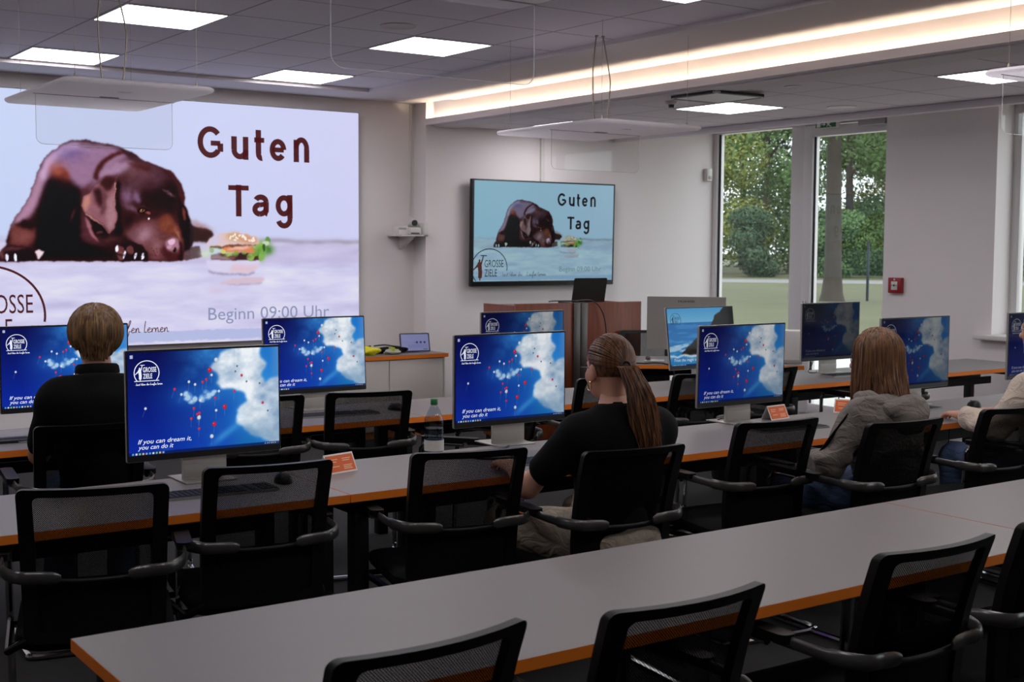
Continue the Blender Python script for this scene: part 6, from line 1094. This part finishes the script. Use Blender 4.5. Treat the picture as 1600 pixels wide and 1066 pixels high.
def glasses(t, T, m):
    b = MB()
    for q in (-1, 1):
        b.tube([T((q*.034+.025*math.cos(a), .098-.004*abs(math.cos(a)), .0+.019*math.sin(a))) for a in np.linspace(0, 2*PI, 17)[:-1]], .0018, 6, closed=True)
        b.tube([T((q*.059, .094, .005)), T((q*.079, .085, .008)), T((q*.083, .02, .008)), T((q*.083, -.01, -.002))], .0018, 6)
    b.tube([T((-.009, .1, .004)), T((0, .103, .007)), T((.009, .1, .004))], .0018, 6); b.build('glasses', m, t)
random.seed(11)
M_skin = skin_mat('skin', (190, 138, 114)); M_skin2 = skin_mat('fair_skin', (204, 152, 128))
M_blackcloth = mat('black_cotton', (7, 6, 6), .95, spec=.2, noise=.15, nscale=60, bump=.15, bscale=300)
M_jeans = mat('blue_denim', (58, 74, 104), .9, noise=.25, nscale=90, bump=.2, bscale=400); M_cream = mat('cream_trousers', (150, 138, 122), .85, noise=.1, nscale=20)
M_hood = mat('grey_melange_jersey', (112, 105, 98), .95, noise=.28, nscale=240, bump=.25, bscale=300); folds(M_hood, 11, .013); folds(M_cream, 9, .014); folds(M_jeans, 10, .01); M_beige = mat('beige_knit', (206, 190, 172), .95, noise=.08, nscale=120, bump=.25, bscale=260); folds(M_beige, 9, .012)
SEATED = [((-.09, 0, .56), (-.13, .43, .545), (-.13, .42, .10)), ((.09, 0, .56), (.13, .43, .545), (.13, .42, .10))]
# --- man in black polo
o = (1.60, 5.22, 0); yw = math.radians(-12)
P = dict(girth=1.06, sw=.20, shz=1.045, head=(0, .055, 1.245), hyaw=0, hpitch=-.05, armL=[(1.435, 5.24, .985), (1.405, 5.38, .77), (1.50, 5.64, .775)], armR=[(1.785, 5.19, .985), (1.86, 5.30, .76), (1.80, 5.60, .775)], legs=SEATED,
    skin=M_skin, sleeve=.72, top_name='polo_shirt', top=M_blackcloth, bottom=M_jeans, wr=.003, seed=3, neck=.05, infl=.014)
t, T, R, hc, so = person('man with chin length brown hair in a black polo, seen from behind', o, yw, P)
MB().tube([(.078*math.cos(a), .008+.08*math.sin(a), 1.112-.012*math.sin(a)) for a in np.linspace(0, 2*PI, 25)[:-1]], .030, 8, closed=True, sx=.35, up=(0, 0, 1)).build('collar', M_blackcloth, so)
mb = MB(); er = (.102, .116, .108); hair_cap(T, (.094, .108, .1), 1.1, 2.05, mb, R); PA = []
for i in range(520):
    az = random.uniform(-PI, PI); d = abs(az); end = 1.25 if d < .75 else 1.25+(2.12-1.25)*min(1, (d-.75)/.55); end *= random.uniform(.93, 1.03); th0 = random.uniform(.02, .75)
    k = random.uniform(.95, 1.05); tw = random.uniform(-.10, .10); p = []
    for j in range(9):
        th = th0+(end-th0)*j/8; p.append(ell_pt(T, az+tw*j/8, th, (er[0]*k, er[1]*k, er[2]*k)))
    if d > 1.2:
        x, y, z = p[-1]; dl = random.uniform(.028, .060)*min(1, max(.15, (d-1.5)/1.0)); p += [(x*.90, y+.006, z-dl*.5), (x*.80, y+.014, z-dl)]
    PA.append(p)
strands(PA, .0062, 5, mb).build('hair', hair_mat('brown_hair', (74, 50, 31), (140, 106, 70)), t)
# --- woman with ponytail
o = (3.0, 3.62, 0)
P = dict(girth=1.06, sw=.205, shz=.985, head=(.008, .045, 1.180), hf=.97, nk=.047, hyaw=math.radians(-9), hpitch=-.06, armL=[(2.815, 3.60, .95), (2.735, 3.80, .745), (2.84, 4.06, .775)], armR=[(3.195, 3.60, .95), (3.275, 3.78, .745), (3.22, 4.06, .775)], legs=[((-.09, 0, .56), (-.20, .40, .55), (-.2, .36, .1)), ((.09, 0, .56), (.18, .41, .55), (.18, .40, .1))],
    skin=M_skin2, sleeve=.62, top_name='t_shirt', top=M_blackcloth, bottom=M_cream, wr=.003, seed=8, neck=.075)
t, T, R, hc, so = person('woman with brown ponytail, glasses and hoop earring in a black t-shirt', o, 0, P)
mb = MB(); er = (.083, .104, .1); hair_cap(T, (.081, .1015, .0975), .95, 2.2, mb, R); PA = []
tie = np.array((.0, -.118, .012)); tdir = np.array((0, -.95, -.12)); tdir /= np.linalg.norm(tdir)
for i in range(800):
    az = random.uniform(-PI, PI); d = abs(az); st = 1.02 if d < .8 else 1.02+(1.62-1.02)*min(1, (d-.8)/.7)+max(0, d-2.0)*.56
    q = np.array((math.sin(st)*math.sin(az), math.sin(st)*math.cos(az), math.cos(st))); om = math.acos(max(-1, min(1, q@tdir))); p = []; k = random.uniform(.97, 1.03)
    for j in range(10):
        u = j/9; dd = (math.sin((1-u)*om)*q+math.sin(u*om)*tdir)/max(1e-4, math.sin(om)); c = np.array((0, -.012, .03))+dd*np.array(er)*k*(1+.02*math.sin(u*PI)); p.append(T(tuple(c)))
    PA.append(p)
strands(PA, .0030, 5, mb); PA = []; tl = np.array(T(tuple(tie)))
for i in range(300):
    a = random.uniform(0, 2*PI); r0 = .030*random.random()**.5; fan = random.random()**.6; r1 = .054*fan; Lq = random.uniform(.22, .315); ph = random.uniform(0, 6.3); p = []
    for j in range(12):
        u = j/11; spread = r0+(r1-r0)*min(1, u*1.9)*(1-.35*max(0, u-.7)/.3); out = -.048*math.sin(min(1, u*2.2)*PI/2)
        p.append((tl[0]+math.cos(a)*spread*1.15+.052*u**1.3+.004*math.sin(u*9+ph), tl[1]+out+math.sin(a)*spread*.6-.035*u, tl[2]+.012*math.sin(min(1, u*5)*PI)-Lq*u**1.15))
    PA.append(p)
strands(PA, .0036, 5, mb).build('hair', hair_mat('chestnut_hair', (66, 42, 29), (124, 84, 54)), t)
MB().tube([T((.02*math.cos(a), -.118, .012+.02*math.sin(a))) for a in np.linspace(0, 2*PI, 15)[:-1]], .006, 6, closed=True).build('hair_tie', M_black, t)
M_gold = mat('gold_earring', (206, 172, 110), .22, 1.)
for q in (-1, 1): MB().tube([T((q*.088, .002+.017*math.cos(a), -.062+.017*math.sin(a))) for a in np.linspace(0, 2*PI, 19)[:-1]], .0024, 7, closed=True).build('hoop_earring', M_gold, t)
glasses(t, T, mat('thin_glasses_frame', (70, 46, 44), .3))
# --- person in grey hoodie
o = (4.515, 3.62, 0); yw = math.radians(4)
P = dict(girth=.98, sw=.175, shz=.945, head=(0, .05, 1.150), hf=.96, hyaw=math.radians(18), hpitch=-.06, armL=[(4.355, 3.61, .91), (4.255, 3.69, .715), (4.38, 3.92, .655)], armR=[(4.68, 3.62, .91), (4.775, 3.72, .70), (4.615, 3.94, .655)], legs=SEATED, handdir=(.25, 1, -.25), curl=.7,
    skin=M_skin2, sleeve=2, top_name='hoodie', top=M_hood, bottom=M_jeans, wr=.009, seed=15, neck=.05, infl=.020)
t, T, R, hc, so = person('person with long brown hair in a grey hoodie, facing left', o, yw, P)
hd = SDF(.03)
for i in range(12):
    a = math.radians(160+220*i/11); a2 = math.radians(160+220*(i+1)/11) if i < 11 else a
    q_ = lambda a: (.135*math.cos(a), -.012+.118*math.sin(a), .985-.075*max(0, -math.sin(a))**1.5)
    hd.cone(q_(a), q_(a2), .034, .034, .025)
hd.ell((0, -.118, .955), (.12, .04, .05), .05).ell((0, -.14, .875), (.09, .03, .05), .05); V, F = hd.mesh(.010, 0, None, .006, 4); V = relax(V, F, 1); MB().add(V.tolist(), F.tolist(), 0, True).build('hood', M_hood, so)
s = SDF(.02); a, b = [Vector(q) for q in ((-.215, .02, .93), (-.285, .10, .74))]
MB().tube([(-.172, -.02, .985), (-.225, .02, .92), (-.275, .07, .82), (-.295, .115, .745)], .014, 8, sx=.5, up=(-1, 0, 0)).build('sleeve_stripe', M_blackcloth, so)
def long_hair(t, T, hc, er, n, zmin, zmax, matn, spread=1.06, back_in=.0):
    mb = MB(); hair_cap(T, (er[0]*.94, er[1]*.94, er[2]*.94), 1.0, 2.0, mb, R); PA = []
    for i in range(n):
        az = random.choice((-1, 1))*random.uniform(.62, PI); d = abs(az); k = random.uniform(.95, 1.05); y0 = random.uniform(-.08, .07); p = []
        st = np.array((.004*np.sign(az), y0, .0)); 
        for j in range(7):
            u = j/6; th = .12+(1.62-.12)*u; q = ell_pt(T, az, th, (er[0]*k, er[1]*k, er[2]*k)); q0 = ell_pt(T, 0.0 if y0 > 0 else PI, abs(y0)/er[1]*1.0+.02, (er[0]*k, er[1]*k, er[2]*k*1.0)); w = max(0, 1-u*2.2); p.append(tuple(np.array(q)*(1-w)+np.array(q0)*w))
        x, y, z = p[-1]; zend = hc[2]-random.uniform(zmin, zmax)-(.05*math.sin(az) if d < 2.7 else 0); ph = random.uniform(0, 6.3); dx, dy = x-hc[0], y-hc[1]
        for j in range(1, 9):
            u = j/8; k2 = 1+(spread-1)*u; back = -.035*u**2 if d > 1.6 else 0; k2 += .10*max(0, u-.75)*math.sin(ph); p.append((hc[0]+dx*k2+.006*math.sin(u*6+ph)*u, hc[1]+dy*k2+back+.005*math.cos(u*5+ph)*u, z+(zend-z)*u))
        PA.append(p)
    strands(PA, .0056, 5, mb).build('hair', matn, t)
long_hair(t, T, hc, (.098, .112, .106), 620, .17, .25, hair_mat('light_brown_hair', (74, 48, 31), (128, 90, 58)))
glasses(t, T, mat('dark_glasses_frame', (22, 20, 26), .3))
# --- blond person at the right edge
o = (5.77, 3.63, 0)
P = dict(girth=1.02, sw=.19, shz=1.0, head=(0.035, .06, 1.235), hf=.97, hyaw=math.radians(20), hpitch=-.05, armL=[(5.60, 3.63, .965), (5.53, 3.76, .75), (5.66, 4.04, .775)], armR=[(5.94, 3.63, .965), (6.02, 3.77, .75), (5.93, 4.03, .775)], legs=SEATED,
    skin=M_skin2, sleeve=2, top_name='sweater', top=M_beige, bottom=M_jeans, wr=.008, seed=21, neck=.04, infl=.018)
t, T, R, hc, so = person('blond person in a beige sweater cut off by the right edge', o, 0, P)
long_hair(t, T, hc, (.096, .11, .105), 380, .10, .17, hair_mat('blond_hair', (128, 90, 52), (186, 144, 92)), .98)
glasses(t, T, mat('pale_glasses_frame', (206, 200, 196), .3))
